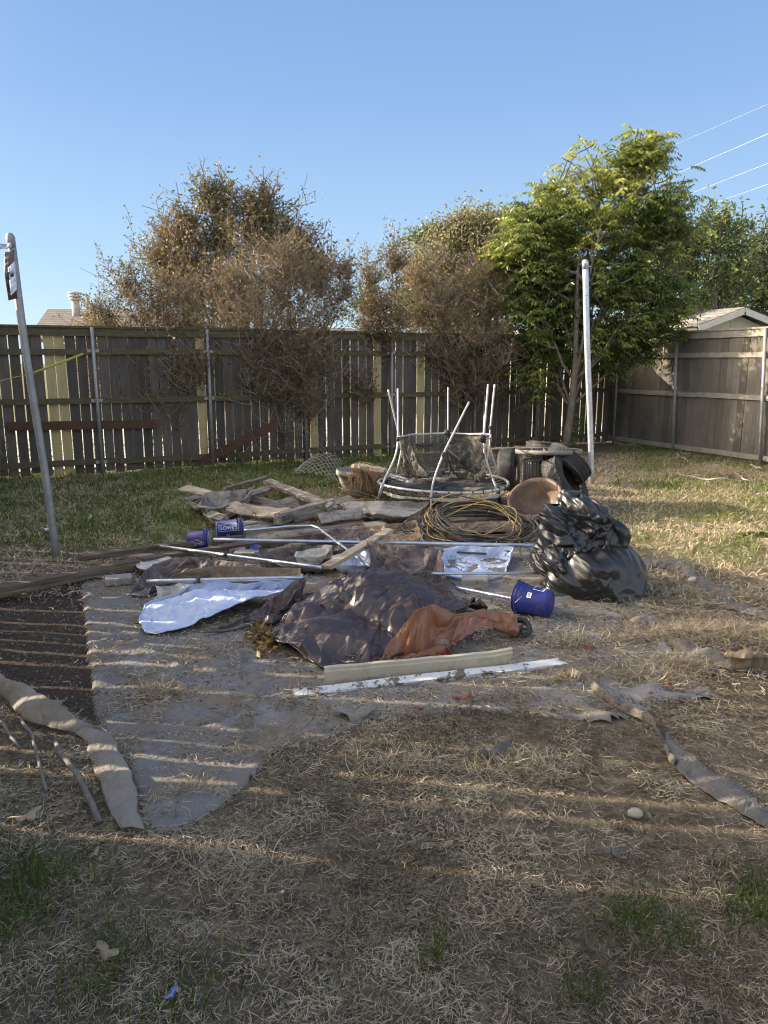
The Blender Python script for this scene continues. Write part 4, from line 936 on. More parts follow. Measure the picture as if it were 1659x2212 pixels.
cord([zpt(*q) for q in ((330, 470, Ym), (400, 505, Ym + .2), (480, 522, Yb - .4), (560, 508, Yb - .2), (640, 460, Yb))], .009, M_['rubber'], 'net_hem', tr)
cord([zpt(*q) for q in ((335, 490, Ym), (360, 580, Ym), (400, 660, Ym - .2), (460, 715, Ym - .4), (510, 735, Ym - .5))], .014, M_['rubber'], 'net_hem', tr)
cord([zpt(*q) for q in ((625, 540, Yf + .2), (700, 600, Yf + .4), (760, 650, Yf + .6), (820, 710, Yf + .7), (855, 765, Yf + .7))], .009, M_['galvdull'], 'loose_rod', tr)
for q in ((735, 620, Yf + .5), (762, 582, Yf + .6), (870, 470, Ym - .25), (632, 435, Yb)):
    c_ = zpt(*q); b = MB(); b.lathe([(0, -.05), (.035, -.035), (.05, 0), (.035, .03), (0, .05)], Matrix.Translation(Vector(c_)), 9); b.build('net_knot', M_['rubber'], tr, False)
# boards dropped on the trampoline
plank((*z2(5, 650), .50), (*z2(218, 688), .46), .12, .035, M_['woodpale'], label='pale splintered board lying across the rim of the grey pot', cat='board', edge=.5, rag=.006, seed=3)
plank((*z2(235, 716), .40), (*z2(385, 762), .36), .07, .03, M_['paint'], label='short white painted board lying on the left edge of the trampoline', cat='board', seed=4)
plank((*z2(380, 750), .36), (*z2(640, 742), .34), .05, .02, M_['woodpale'], label='thin splintered strip lying on the trampoline mat', cat='wood strip', edge=1.2, rag=.008, seed=5)

# ------------------------------------------------------------------ tyres
def tyre(c, Ro, w, rot, label, grp='tyres piled behind the table', tread=True):
    M = Matrix.Translation(Vector(c)) @ rot
    r = thing('tyre', label, 'tyre', c, grp)
    pr_ = []
    for a in np.linspace(-2.62, 2.62, 22):
        pr_.append((Ro - w * .42 + w * .46 * math.cos(a) * (1 if abs(a) < 1 else .93), w / 2 * math.sin(a) * 1.0))
    pr_ = [(Ro * .56, -w * .36), (Ro * .60, -w * .46), (Ro * .76, -w * .52), (Ro * .92, -w * .47), (Ro * .975, -w * .40), (Ro, -w * .30), (Ro * 1.004, 0), (Ro, w * .30), (Ro * .975, w * .40), (Ro * .92, w * .47), (Ro * .76, w * .52), (Ro * .60, w * .46), (Ro * .56, w * .36)]
    b = MB(); b.lathe(pr_ + [(Ro * .62, w * .3), (Ro * .80, w * .3), (Ro * .80, -w * .3), (Ro * .62, -w * .3), (Ro * .56, -w * .36)], M, 56); b.build('casing', M_['rubber'], r, True)
    if not tread: return r
    t = MB(); n = 48
    for k in range(n):
        a = k / n * 2 * math.pi
        for s in (-1, 1):
            for (q, ww) in ((.11, .16), (.33, .20)):
                Mb = M @ Matrix.Rotation(a + s * q * .35, 4, 'Z') @ Matrix.Translation(Vector((Ro * (1.004 if q < .2 else .998), 0, s * w * q))) @ Matrix.Rotation(s * .35, 4, 'X') @ Matrix.Rotation(s * (.0 if q < .2 else .28), 4, 'Y')
                t.box((0, 0, 0), (.008, 2 * math.pi * Ro / n * .84, w * ww), Mb)
    t.build('tread', M_['rubber'], r, False)
    return r
def rotm(ax, sp=0):       # wheel axis direction
    z = Vector(ax).normalized(); q = z.to_track_quat('Z', 'Y'); return q.to_matrix().to_4x4() @ Matrix.Rotation(sp, 4, 'Z')
tyre(tuple(zpt(1050, 690, 9.9) * [1, 1, 0] + [0, 0, .29]), .285, .22, rotm((1, -.35, .12)), 'leftmost black tyre standing upright beside the trampoline', tread=False)
tyre(tuple(at(*z2(1310, 545), .50)), .30, .20, rotm((.1, .1, 1)), 'tyre lying flat with its rim showing above the round table top')
tyre(tuple(at(*z2(1430, 760), .34)), .33, .22, rotm((.75, -.5, .55)), 'largest tyre leaning to the right with its wide tread facing up')
tyre(tuple(at(*z2(1440, 650), .50)), .29, .20, rotm((.7, .3, .75)), 'tyre leaning behind the largest one with sunlit tread')
tyre(tuple(at(*z2(1335, 775), .26)), .24, .17, rotm((.85, -.55, .25)), 'small tyre wedged beside the table leg in front of the others')

# ------------------------------------------------------------------ table on its side with leg, folded slat frame
tc_ = zpt(1318, 556, 8.9); sx = 213 / 2.074 / 1.507 / FPX * 9.3
tb = thing('patio_table', 'small round taupe patio table with one curved leg showing, before the tyres', 'table', (tc_[0], tc_[1], 0))
b = MB(); b.lathe([(sx - .02, .02), (sx, .024), (sx + .004, .0), (sx, -.028), (sx - .02, -.03), (sx - .02, .02)], Matrix.Translation(Vector(tc_)) @ Matrix.Rotation(R(-3.5), 4, 'X'), 48); b.build('rim', M_['tabletrim'], tb, True)
b = MB(); b.lathe([(0, .022), (sx - .02, .02), (sx - .02, .012), (0, .012)], Matrix.Translation(Vector(tc_)) @ Matrix.Rotation(R(-3.5), 4, 'X'), 48); b.build('top', M_['glass'], tb, False)
for L_ in ([(1308, 582, 8.75), (1315, 680, 8.75), (1325, 740, 8.72), (1342, 800, 8.66), (1332, 850, 8.6)], [(1500, 590, 9.2), (1490, 700, 9.2), (1470, 800, 9.3), (1490, 860, 9.4)], [(1150, 585, 9.3), (1158, 700, 9.3), (1175, 800, 9.4), (1160, 850, 9.4)]):
    cord([zpt(*q) for q in L_], .013, M_['tabletrim'], 'leg', tb)
sr = thing('folded_chair', 'folded grey slatted chair standing under the left side of the round table', 'chair', tuple(zpt(1205, 800, 8.8) * [1, 1, 0]))
b = MB()
for k in range(8):
    x = 1150 + k * 16; b.tube([zpt(x, 800 - k * 2, 8.7 + k * .01), zpt(x + 3, 640, 8.74), zpt(x + 6, 612 + (k % 2) * 6, 8.8)], .013 if k % 3 else .018, 8)
b.build('slats', M_['tabletrim'], sr, True)
for (A, B_) in (((1142, 612), (1262, 600)), ((1140, 630), (1268, 622)), ((1150, 602), (1146, 805)), ((1150, 780), (1262, 765))): cord([zpt(*A, 8.68), zpt((A[0] + B_[0]) / 2, (A[1] + B_[1]) / 2 - 4, 8.67), zpt(*B_, 8.68)], .012, M_['darkmetal'], 'frame_tube', sr)
b = MB(); b.box(tuple(zpt(1215, 604, 8.72)), (.20, .10, .03)); b.build('armrest', M_['darkmetal'], sr)

# ------------------------------------------------------------------ brown bowl on its side, grey pot with dry plant
cb = at(*z2(1235, 900), .20); M = Matrix.Translation(Vector(cb)) @ rotm((-.35, -.50, .80))
bw = thing('plant_pot', 'wide brown bowl shaped pot tipped on its side beside the black plastic', 'pot', cb)
b = MB(); b.lathe([(0, -.20), (.12, -.195), (.20, -.13), (.25, -.02), (.275, .05), (.30, .055), (.305, .08), (.275, .082), (.255, .05), (.235, -.02), (.19, -.11), (.11, -.17), (0, -.175)], M, 48); b.build('bowl', M_['brownpot'], bw, True)
cp = at(*z1(1480, 500), 0); s_ = (cp[1] * CP) / FPX
pot = thing('plant_pot', 'large grey plastic pot with dead grass hanging over its rim', 'pot', cp)
b = MB(); wr2 = 104 * s_ / 2
b.lathe([(0, .0), (wr2 * .72, 0), (wr2 * .80, .08), (wr2 * .92, .20), (wr2 * .96, .265), (wr2 * 1.02, .27), (wr2 * 1.05, .29), (wr2 * 1.05, .335), (wr2 * 1.0, .34), (wr2 * .93, .30), (wr2 * .7, .05), (0, .04)], Matrix.Translation(Vector(cp)) @ Matrix.Scale(1, 4), 48); b.build('body', M_['greypot'], pot, True)
n = 230; P = []; VV = []; QQ = []; off = 0
for k in range(n):
    a = at(*z1(1455 + rng.uniform(-35, 35), 300 + rng.uniform(-10, 30)), .36) + [0, rng.uniform(-.1, .1), 0]; l = rng.uniform(.2, .62); q = np.linspace(0, 1, 6)
    dx = rng.normal(.28, .22); dy = -.25 + rng.normal(0, .12); 
    p = a + np.stack([dx * l * q * 1.2, dy * q * l * 1.4, .10 * np.sin(q * 2.6) - .42 * l * 1.2 * q ** 2.0], 1); p[:, 2] = np.maximum(p[:, 2], .015 + .02 * rng.random()); p += np.cumsum(rng.normal(0, .008, p.shape), 0)
    P.append(p)
b = MB()
for p in P: b.tube(p, .0028, 3, cap=False, var=float(rng.random()))
b.build('dead_grass', M_['fibre'], pot, False)

# ------------------------------------------------------------------ wire mesh
wm = MB()
def meshpt(u, v):
    A = [(640, 1012, .02), (690, 985, .22), (742, 998, .30)]; 
    p0 = at(632, 1022, .03); p1 = atY(708, 968, at(708, 1010, 0)[1] + .1); p2 = at(742, 1000, .12); p3 = at(735, 1045, .02); p4 = at(655, 1035, .01)
    a = (1 - u) * p0 + u * p4 * 1.0
    top = (1 - v) ** 2 * p0 + 2 * v * (1 - v) * (p1 + [0, 0, .16]) + v ** 2 * p2
    bot = (1 - v) * p0 + v * p3 + np.array([0, 0, .07 * math.sin(v * 3.1)])
    return top * (1 - u) + bot * u + np.array([0, .05 * math.sin(u * 5), .04 * math.sin(u * 3.14) * math.sin(v * 5)])
for k in range(-7, 9):
    for s in (1, -1):
        P = [meshpt(t, v) for t in np.linspace(0, 1, 18) for v in [((k + .0) / 8 + s * t * .8 if s > 0 else k / 8 + .8 - .8 * t)] if 0.02 <= v <= 1]
        if len(P) > 2: wm.tube(np.array(P) + rng.normal(0, .004, (len(P), 3)), 0.0055, 4, cap=False)
one(wm, 'wire_mesh', M_['wire'], 'crumpled piece of chain link wire mesh on the grass left of the grey pot', 'wire mesh')

# ------------------------------------------------------------------ cable coil
cc_ = at(*z2(870, 1050), .14)
cr_ = thing('cable_coil', 'tangled heap of black cable loops in front of the trampoline', 'cable', cc_ * [1, 1, 0])
for k in range(19):
    a = rng.uniform(.34, .60); e = rng.uniform(.24, .40); tl = rng.uniform(-.38, .38); tx = rng.uniform(.1, .45); ph = rng.uniform(0, 6.28)
    t = np.linspace(0, 2 * math.pi * rng.uniform(.8, 1.05), 70)
    x = a * np.cos(t + ph); y = e * np.sin(t + ph); x2 = x * math.cos(tl) - y * math.sin(tl); y2 = x * math.sin(tl) + y * math.cos(tl)
    z = .13 + y2 * tx * 1.0 + .03 * np.sin(2 * t + ph) + x2 * rng.uniform(-.14, .05) + rng.uniform(-.04, .06)
    P = np.stack([cc_[0] + x2 + rng.uniform(-.07, .07), cc_[1] + y2 + rng.uniform(-.05, .08), np.maximum(z, .02)], 1)
    b = MB(); b.tube(P, rng.choice([.007, .009, .011]), 8, var=float(rng.random())); b.build('loop', M_['cable'], cr_, True)
for L_ in ([(400, 1215), (560, 1190), (700, 1225), (860, 1220), (1060, 1235)], [(380, 1250), (500, 1225), (700, 1240), (900, 1250)], [(470, 1130), (430, 1170), (385, 1200), (370, 1230)], [(1120, 1100), (1125, 1200), (1130, 1260), (1200, 1330)], [(545, 1040), (500, 1120), (560, 1180), (700, 1190)], [(1030, 1110), (1130, 1150), (1190, 1240), (1200, 1300)]):
    cord([at(*z2(*q), .03 + .03 * rng.random()) for q in L_], .009, M_['cable'], 'loop', cr_)
yc = thing('yellow_cable', 'thin yellow cable woven through the heap of black loops', 'cable', cc_ * [1, 1, 0] + [0, .01, 0])
for k in range(5):
    a = rng.uniform(.25, .5); e = rng.uniform(.16, .34); ph = rng.uniform(0, 6.28); t = np.linspace(0, rng.uniform(2.5, 5.5), 50); tx = rng.uniform(.3, .6); tl = rng.uniform(-.5, .5)
    x = a * np.cos(t + ph); y = e * np.sin(t + ph); x2 = x * math.cos(tl) - y * math.sin(tl); y2 = x * math.sin(tl) + y * math.cos(tl)
    b = MB(); b.tube(np.stack([cc_[0] - .1 + x2, cc_[1] + y2 - .03, np.maximum(.17 + y2 * tx + .03 * np.sin(3 * t), .03)], 1), .006, 6); b.build('loop', M_['cabley'], yc, True)
o = patch('rusty_sheet', [(*z2(600, 1110), .02), (*z2(1130, 1110), .02)], [(*z2(640, 1010), .05), (*z2(1080, 1010), .05)], [(*z2(600, 1110), .02), (*z2(640, 1010), .05)], [(*z2(1130, 1110), .02), (*z2(1080, 1010), .05)], M_['wooddark'], None, 30, 20, .04, None, 30, 55)
tag(o, 'dirty brown sheet lying under the tangled cable loops', 'sheet')

# ------------------------------------------------------------------ buckets
def bucket(name_label, c_open, c_bot, r_open, r_bot, deco, fill=True, handle=True):
    a, c = np.array(c_open, float), np.array(c_bot, float); ax = a - c; L = np.linalg.norm(ax)
    root = thing('bucket', name_label, 'bucket', (c[0], c[1], 0), 'blue buckets lying on their sides')
    M = Matrix.Translation(Vector(c)) @ rotm(ax)
    b = MB(); ro, rb = r_open, r_bot; rim = .012
    b.lathe([(0, 0), (rb * .96, 0), (rb, .006), (rb + (ro - rb) * .78, L * .78), (ro + rim * .5, L * .785), (ro + rim * .5, L * .80), (rb + (ro - rb) * .84, L * .805), (rb + (ro - rb) * .90, L * .89), (ro + rim, L * .90), (ro + rim, L * .92), (ro, L * .925), (ro, L), (ro + rim * .6, L), (ro + rim * .6, L * 1.01), (ro - .004, L * 1.01), (ro - .008, L * .9), (0, L * .9)], M, 48)
    b.build('body', M_['bluebucket'], root, True)
    if fill:
        f = MB(); rs = np.linspace(0, ro - .006, 6); prf = [(r_, L * .965 + .012 * math.sin(r_ * 90) + .01) for r_ in rs] + [(ro - .006, L * .85)]
        f.lathe(prf, M, 32); f.build('concrete_fill', M_['concrete'], root, True)
    if handle:
        h_ = MB(); pts = []
        for t in np.linspace(0, math.pi, 24): pts.append(M @ Vector((math.cos(t) * (ro + .018), math.sin(t) * (ro + .02) * deco.get('hs', 1), L * .84 - math.sin(t) * L * deco.get('hd', .5))))
        h_.tube([tuple(p) for p in pts], .0028, 6); h_.build('handle', M_['wire'], root, True)
    def wrap(name, pts2, faces, a0, z0, sc_, up=1, mtt=None):
        V = []
        for (u, v) in pts2:
            zz = z0 + v * sc_; rr = rb + (ro - rb) * zz / L + .0018; an = a0 + u * sc_ / rb
            V.append(tuple(M @ Vector((rr * math.cos(an), rr * math.sin(an), zz))))
        me = bpy.data.meshes.new(name); me.from_pydata(V, [], faces); return link(name, me, mtt or M_['white'], root)
    for (kind, txt, a0, z0, s, rot) in deco.get('marks', ()):
        if kind == 'text':
            cu = bpy.data.curves.new('t', 'FONT'); cu.body = txt; cu.size = 1; cu.offset = .02; cu.resolution_u = 3
            ob = bpy.data.objects.new('t', cu); me = ob.to_mesh()
            P2 = [(v.co.x, v.co.y) for v in me.vertices]; F2 = [tuple(p.vertices) for p in me.polygons]; bpy.data.objects.remove(ob)
            if rot: P2 = [(-y, x) if rot > 0 else (y, -x) for x, y in P2]
            wrap('lettering', P2, F2, a0, z0, s)
        elif kind == 'label':
            wrap('barcode_label', [(0, 0), (.6, 0), (1.2, 0), (1.2, 1), (.6, 1), (0, 1)], [(0, 1, 4, 5), (1, 2, 3, 4)], a0, z0, s)
            V = []; F = []
            for k in range(7):
                x0 = .15 + k * .13; i = len(V); V += [(x0, .25), (x0 + .07, .25), (x0 + .07, .8), (x0, .8)]; F.append((i, i + 1, i + 2, i + 3))
            V = [(x, y) for x, y in V]; o_ = wrap('barcode', V, F, a0, z0, s, mtt=M_['darkmetal'])
            for v in o_.data.vertices: 
                d_ = M.inverted() @ v.co; k_ = 1 + .0015 / math.hypot(d_.x, d_.y); v.co = M @ Vector((d_.x * k_, d_.y * k_, d_.z))
        elif kind == 'outline':
            path = txt; V = []; F = []
            dense = []
            for i in range(len(path) - 1):
                for q in np.linspace(0, 1, 7)[:-1]: dense.append((path[i][0] + (path[i + 1][0] - path[i][0]) * q, path[i][1] + (path[i + 1][1] - path[i][1]) * q))
            dense.append(path[-1]); w_ = .035
            for i, p in enumerate(dense):
                a_ = dense[max(i - 1, 0)]; b_ = dense[min(i + 1, len(dense) - 1)]; dx, dy = b_[0] - a_[0], b_[1] - a_[1]; l_ = math.hypot(dx, dy) + 1e-9
                V += [(p[0] - dy / l_ * w_, p[1] + dx / l_ * w_), (p[0] + dy / l_ * w_, p[1] - dx / l_ * w_)]
            F = [(2 * i, 2 * i + 1, 2 * i + 3, 2 * i + 2) for i in range(len(dense) - 1)]
            wrap('logo_outline', V, F, a0, z0, s)
    return root
def axis_angle(c_open, c_bot):
    """angle about the bucket's axis that faces the camera"""
    ax = np.array(c_open, float) - np.array(c_bot, float); Mi = rotm(ax).inverted(); v = Mi @ (Vector((0, 0, CAMH)) - Vector(c_bot)); return math.atan2(v.y, v.x)
GABLE = [(-.35, -.3), (2.6, -.3), (2.6, .95), (1.9, .95), (1.12, 1.35), (.35, .95), (-.35, .95), (-.35, -.3)]
r1, r2 = .088, .080
o1, c1 = at(*z1(322, 834), r1), at(*z1(150, 850), r2); o1[1] -= .05
fa = axis_angle(o1, c1)
bucket('blue bucket lying lowest at the left, its concrete face turned to the right', o1, c1, r1, r2, {'marks': [('text', "LOWE'S", fa + .55, .055, .032, 1), ('outline', [(-y, x) for x, y in GABLE], fa + .55, .055, .034, 0)], 'hs': .3}, handle=True)
o2, c2 = at(*z1(562, 752), .12), at(*z1(365, 770), .12); o2 += [0, -.02, 0]
fa = axis_angle(o2, c2)
bucket('blue bucket lying against the board pile, upper of the left pair, white lettering on it', o2, c2, .095, .084, {'marks': [('text', "LOWE'S", fa + .05, .03, .045, 1), ('outline', [(-y, x) for x, y in [(-.3, -.3), (3.6, -.3), (3.6, .95), (2.4, .95), (1.6, 1.35), (.8, .95), (-.3, .95), (-.3, -.3)]], fa + .05, .03, .047, 0), ('label', '', fa + .62, .085, .026, 0)], 'hs': .2})
o3, c3 = at(*z4(935, 403), .105), at(*z4(1080, 407), .105); o3[1] += .07; c3[1] += -.05
fa = axis_angle(o3, c3)
bucket('larger blue bucket lying alone beside the black plastic with mud on its side', o3, c3, .102, .093, {'marks': [('text', "S", fa + .95, .05, .055, -1), ('outline', [(-.05, -.35), (.9, -.35), (.9, 1.0), (-.05, 1.0), (-.05, -.35)], fa + .88, .05, .055, 0), ('label', '', fa + .12, .10, .03, 0)], 'hs': .5, 'hd': .2})

# ------------------------------------------------------------------ pile of boards
GP = 'old boards in the wooden junk pile'
WD, WDD, PLY, WP = M_['wood'], M_['wooddark'], M_['ply'], M_['woodpale']
BD = [  # z1 pixels and height at both ends, width, thickness, material, label, bow
    ((120, 445, .30), (300, 492, .26), .15, .022, WP, 'pale board end sticking out furthest left of the pile', 0),
    ((430, 452, .17), (755, 362, .10), .06, .03, WD, 'thin grey lath at the back of the pile pointing up to the right', 0),
    ((590, 505, .14), (795, 440, .10), .12, .025, WD, 'grey board at the back, under the thick diagonal beam', 0),
    ((755, 392, .16), (1255, 592, .22), .10, .04, WD, 'thick grey beam running diagonally down across the pile', 0),
    ((470, 585, .22), (905, 640, .20), .17, .02, M_['woodpale'], 'warped pale board bowing down in the middle of the pile', -.03),
    ((840, 655, .24), (1262, 538, .24), .06, .03, WD, 'long narrow grey batten along the top front of the pile', 0),
    ((945, 690, .13), (1275, 605, .13), .14, .025, WD, 'wide grey pallet board below the narrow batten', 0),
    ((1165, 682, .14), (1500, 640, .14), .14, .022, PLY, 'flat silvery pallet board right of the beam end', 0),
    ((1150, 735, .06), (1500, 700, .06), .12, .06, WDD, 'dark block under the flat silvery pallet board', 0),
    ((1260, 560, .12), (1415, 530, .10), .13, .03, PLY, 'grey board end just behind the curved plywood', 0),
    ((130, 545, .10), (235, 515, .12), .07, .03, WD, 'short grey green lath under the left end of the pile', 0),
    ((150, 560, .08), (235, 605, .10), .07, .025, WD, 'short grey slat at the lower left end of the pile', 0),
    ((310, 660, .12), (430, 695, .12), .09, .07, WD, 'stub of a square post behind the upper blue bucket', 0),
    ((620, 530, .12), (1150, 640, .10), .12, .025, WDD, 'dark board crossing inside the pile under the beam', 0),
    ((570, 725, .07), (850, 672, .12), .09, .02, WD, 'grey slat fanning out right of the upper blue bucket', 0),
    ((590, 770, .05), (960, 690, .08), .09, .02, PLY, 'silvery slat fanning out under the first one', 0),
    ((600, 800, .03), (1240, 735, .04), .10, .02, WDD, 'brown slat lying under the bent pipe', 0),
    ((640, 830, .02), (1500, 740, .05), .09, .03, WDD, 'long brown timber behind the long straight pipe', 0),
    ((560, 850, .02), (1659, 722, .05), .11, .03, WD, 'long weathered timber reaching to the middle of the pile', 0),
    ((850, 560, .10), (1010, 525, .10), .10, .02, PLY, 'small silvery board amid vines in the middle of the pile', 0),
    ((680, 610, .13), (1000, 560, .12), .10, .02, WD, 'broken slat slanting across the middle of the pile', 0),
]
for i, (a, c, w_, t_, m_, lb, bow) in enumerate(BD):
    plank((*z1(a[0], a[1]), a[2]), (*z1(c[0], c[1]), c[2]), w_, t_, m_, label=lb, cat='board', group=GP, bow=bow, seed=i, rag=.004, edge=.08, roll=.38 + rng.normal(0, .14))
for (a, lb) in (((890, 672, .17), 'square block end under the front of the narrow batten'), ((1215, 585, .16), 'square cut beam end at the right of the pile')):
    p = at(*z1(a[0], a[1]), a[2]); plank(('w', *(p + [-.05, -.10, 0])), ('w', *(p + [.04, .12, 0])), .10, .10, WD, label=lb, cat='wood block', group=GP, seed=3)
o = patch('plywood_scrap', [(*z1(210, 605), .16), (*z1(400, 605), .18), (*z1(600, 535), .22)], [(*z1(290, 482), .20), (*z1(480, 475), .22), (*z1(660, 448), .20)], [(*z1(210, 605), .16), (*z1(250, 540), .2), (*z1(290, 482), .20)], [(*z1(600, 535), .22), (*z1(660, 448), .20)], PLY, None, 50, 30, .03, None, 20, 61, .02, 16, .018, 0, cr=.012, cf=14)
tag(o, 'frayed grey sheet of rotten plywood on the left of the pile', 'plywood')
o = patch('plywood_scrap', [(*z2(-60, 955), .12), (*z2(150, 985), .16), (*z2(350, 1012), .10), (*z2(440, 965), .13)], [(*z2(-100, 905), .14), (*z2(200, 900), .2), (*z2(530, 906), .16)], [(*z2(-60, 955), .12), (*z2(-100, 905), .14)], [(*z2(440, 965), .13), (*z2(530, 906), .16)], PLY, None, 50, 20, .004, None, 10, 62, .006, 5, .014, 0, cr=.006, cf=3)
tag(o, 'curved grey plywood sheet in front of the trampoline', 'plywood')
o = patch('bark_sheet', [(*z2(300, 1100), .02), (*z2(540, 1100), .04)], [(*z2(400, 1000), .10), (*z2(540, 990), .12)], [(*z2(300, 1100), .02), (*z2(330, 1050), .08), (*z2(400, 1000), .10)], [(*z2(540, 1100), .04), (*z2(540, 990), .12)], WDD, None, 36, 24, .1, None, 40, 63, .02, 14, .01)
tag(o, 'crumbling dark wood scrap below the curved plywood', 'wood scrap')
p0, p1 = at(-30, 1283, .05), at(*z1(640, 840), .06)
plank(('w', *p0), ('w', *((p0 + p1) / 2)), .10, .07, WDD, label='long dark timber edging the bare soil on the left', cat='timber', seed=31, rag=.006)
plank(('w', *((p0 + p1) / 2 + [.02, .02, .012])), ('w', *(p1 + [.9, .35, .0])), .09, .055, WDD, label='second dark timber continuing behind the pipes to the buckets', cat='timber', seed=32, rag=.006)
plank(('w', *((p0 + p1) / 2 + [-.5, .05, .03])), ('w', *(p1 + [-.1, .12, -.01])), .07, .05, WDD, label='short dark timber resting behind the long one', cat='timber', seed=33, rag=.006)
plank((*z1(1210, 1060), .20), (*z2(245, 1092), .26), .085, .032, M_['woodpale'], label='pale weathered plank rising diagonally over the long pipe', cat='board', seed=34)
def slab(name, c, sz, rz, mt, label, cat='paver', grp=None):
    M = Matrix.Translation(Vector((c[0], c[1], c[2]))) @ Matrix.Rotation(rz, 4, 'Z'); b = MB(); b.box((0, 0, 0), sz)
    o = b.build(name, mt, None, False, M); m = o.modifiers.new('b', 'BEVEL'); m.width = min(sz) * .18; m.segments = 2; return tag(o, label, cat, grp)
GB = 'concrete blocks lying among the junk'
slab('paver', at(*zl(712, 345), .03), (.20, .15, .055), .35, M_['concrete'], 'flat grey paver alone at the left end of the timber', grp=GB)
slab('paver', at(*z1(480, 930), .035), (.26, .13, .06), .2, M_['concrete'], 'tan paver under the slanting pipe behind the woven tarp', grp=GB)
slab('paver', at(*z1(600, 955), .03), (.22, .13, .05), -.1, M_['concrete'], 'half buried paver right of the tan one, beside the blue lid', grp=GB)
slab('paver', at(*z4(705, 305), .04), (.21, .14, .07), -.15, M_['concrete'], 'buff block in the sand near the larger blue bucket', grp=GB)
slab('paver', at(*zl(850, 210), .03), (.2, .1, .05), -.1, M_['clay'], 'reddish brick at the upper edge of the long timber', grp=GB)
b = MB(); q = at(*zl(930, 250), .05); b.lathe([(0, .012), (.10, .012), (.15, .016), (.155, .01), (.15, 0), (0, 0)], Matrix.Translation(Vector(q)) @ Matrix.Rotation(.12, 4, 'X'), 40)
one(b, 'plate', M_['cream'], 'round pale lid half hidden behind the woven brown tarp', 'lid')
b = MB(); q = at(*z1(670, 915), .05); b.lathe([(0, .01), (.04, .012), (.046, .018), (.052, .018), (.054, 0), (0, 0)], Matrix.Translation(Vector(q)) @ Matrix.Rotation(.2, 4, 'X'), 32)
one(b, 'jar_lid', M_['bluebucket'], 'small dark blue lid between the pipes', 'lid')

# ------------------------------------------------------------------ pipes
GPI = 'metal pipes lying across the pile'
def pipe(pts, r, label, mt='galv', joints=()):
    P = np.array([W3(p) for p in pts]); root = thing('metal_pipe', label, 'pipe', P[0] * [1, 1, 0], GPI)
    PP = resample(P, 40) if len(P) > 2 else resample(P, 12)
    b = MB(); b.tube(PP, r, 14); b.build('tube', M_[mt], root, True)
    for j in joints:
        c = P[0] + (P[-1] - P[0]) * j; d = (P[-1] - P[0]) / np.linalg.norm(P[-1] - P[0]); b = MB(); b.tube([c - d * .018, c + d * .018], r * 1.22, 14); b.build('coupling', M_['rubber'], root, True)
    return root
pipe([(461, 1166, .17), (1160, 1178, .14)], .016, 'longest straight pipe spanning the pile from the left bucket to the black plastic')
pipe([(347, 1180, .10), (695, 1226, .20)], .014, 'pipe slanting down to the right behind the woven tarp', joints=(.45,))
pipe([(318, 1256, .13), (655, 1248, .20)], .016, 'pipe lying over the silvery sheet at the left, black coupling on it', joints=(.335,))
pipe([(*z1(580, 775), .14), (*z1(900, 745), .16), (*z1(1100, 737), .18), (*z1(1150, 752), .18), (*z1(1200, 792), .17), (*z1(1545, 1050), .16)], .012, 'bent pipe with an elbow behind the longest one')
pipe([(930, 1239, .16), (1168, 1238, .09)], .011, 'short thin pipe emerging right of the brown tarp')
pipe([(985, 1269, .05), (1116, 1295, .09)], .013, 'short pipe pointing into the larger blue bucket')
plank((*z4(590, 290), .015), (*z4(800, 452), .015), .09, .02, M_['ply'], label='grey board flat on the sand left of the larger bucket', cat='board', seed=41)
plank((*z4(855, 278), .02), (*z4(935, 300), .02), .06, .015, M_['ply'], label='small grey slat on the sand above the larger bucket', cat='board', seed=42)

# ------------------------------------------------------------------ tarps and sheets
def gauss(cx, cy, rx, ry, h, p=2.4, rot=0):
    ca, sa = math.cos(rot), math.sin(rot)
    return lambda x, y: h * np.exp(-(np.abs(((x - cx) * ca + (y - cy) * sa) / rx)) ** p - (np.abs((-(x - cx) * sa + (y - cy) * ca) / ry)) ** p)
g1 = gauss(.0, 4.68, .56, .38, .33, 2.8); g2 = gauss(.42, 4.5, .36, .26, .22, 2.4); g3 = gauss(-.32, 4.32, .34, .24, .20, 2.4)
Hm = lambda x, y: np.maximum(np.maximum(g1(x, y), g2(x, y)), g3(x, y))
o = patch('tarpaulin', [(560, 1352, .03), (602, 1400, .03), (700, 1440, .03), (790, 1443, .03), (860, 1415, .05), (960, 1375, .06), (1050, 1330, .10)],
      [('w', -.62, 4.7, .12), ('w', -.45, 5.05, .10), ('w', 0, 5.15, .16), ('w', .5, 4.95, .10), ('w', .72, 4.75, .05)],
      [(560, 1352, .03), (585, 1330, .12), ('w', -.62, 4.7, .12)], [(1050, 1330, .10), ('w', .72, 4.75, .05)], M_['tarpb'], None, 84, 60, .06, Hm, 90, 71, .03, 4.5, .003, 1, True, True, .0010, .985, cr=.046, cf=3.8, ca=.6, up=4, fine=1.25, rot=.7)
tag(o, 'large glossy brown tarp heaped over a mound in the middle', 'tarp')
o = patch('tarpaulin', [(815, 1436, .02), (870, 1425, .02), (940, 1418, .02), (985, 1400, .03), (1060, 1388, .03), (1100, 1362, .05)],
      [(856, 1373, .13), (900, 1318, .30), (938, 1304, .30), (985, 1328, .20), (1045, 1316, .20), (1112, 1328, .17)],
      [(815, 1436, .02), (835, 1400, .09), (856, 1373, .13)], [(1100, 1362, .05), (1112, 1345, .11), (1112, 1328, .17)], M_['tarpo'], None, 76, 44, .10, lambda x, y: gauss(.42, 4.32, .34, .14, .18)(x, y), 60, 73, .04, 5, .004, 1, True, True, .0008, .985, cr=.042, cf=4.5, ca=.6, fine=.8, rot=.4)
tag(o, 'rust orange tarp folded at the right end of the brown mound', 'tarp')
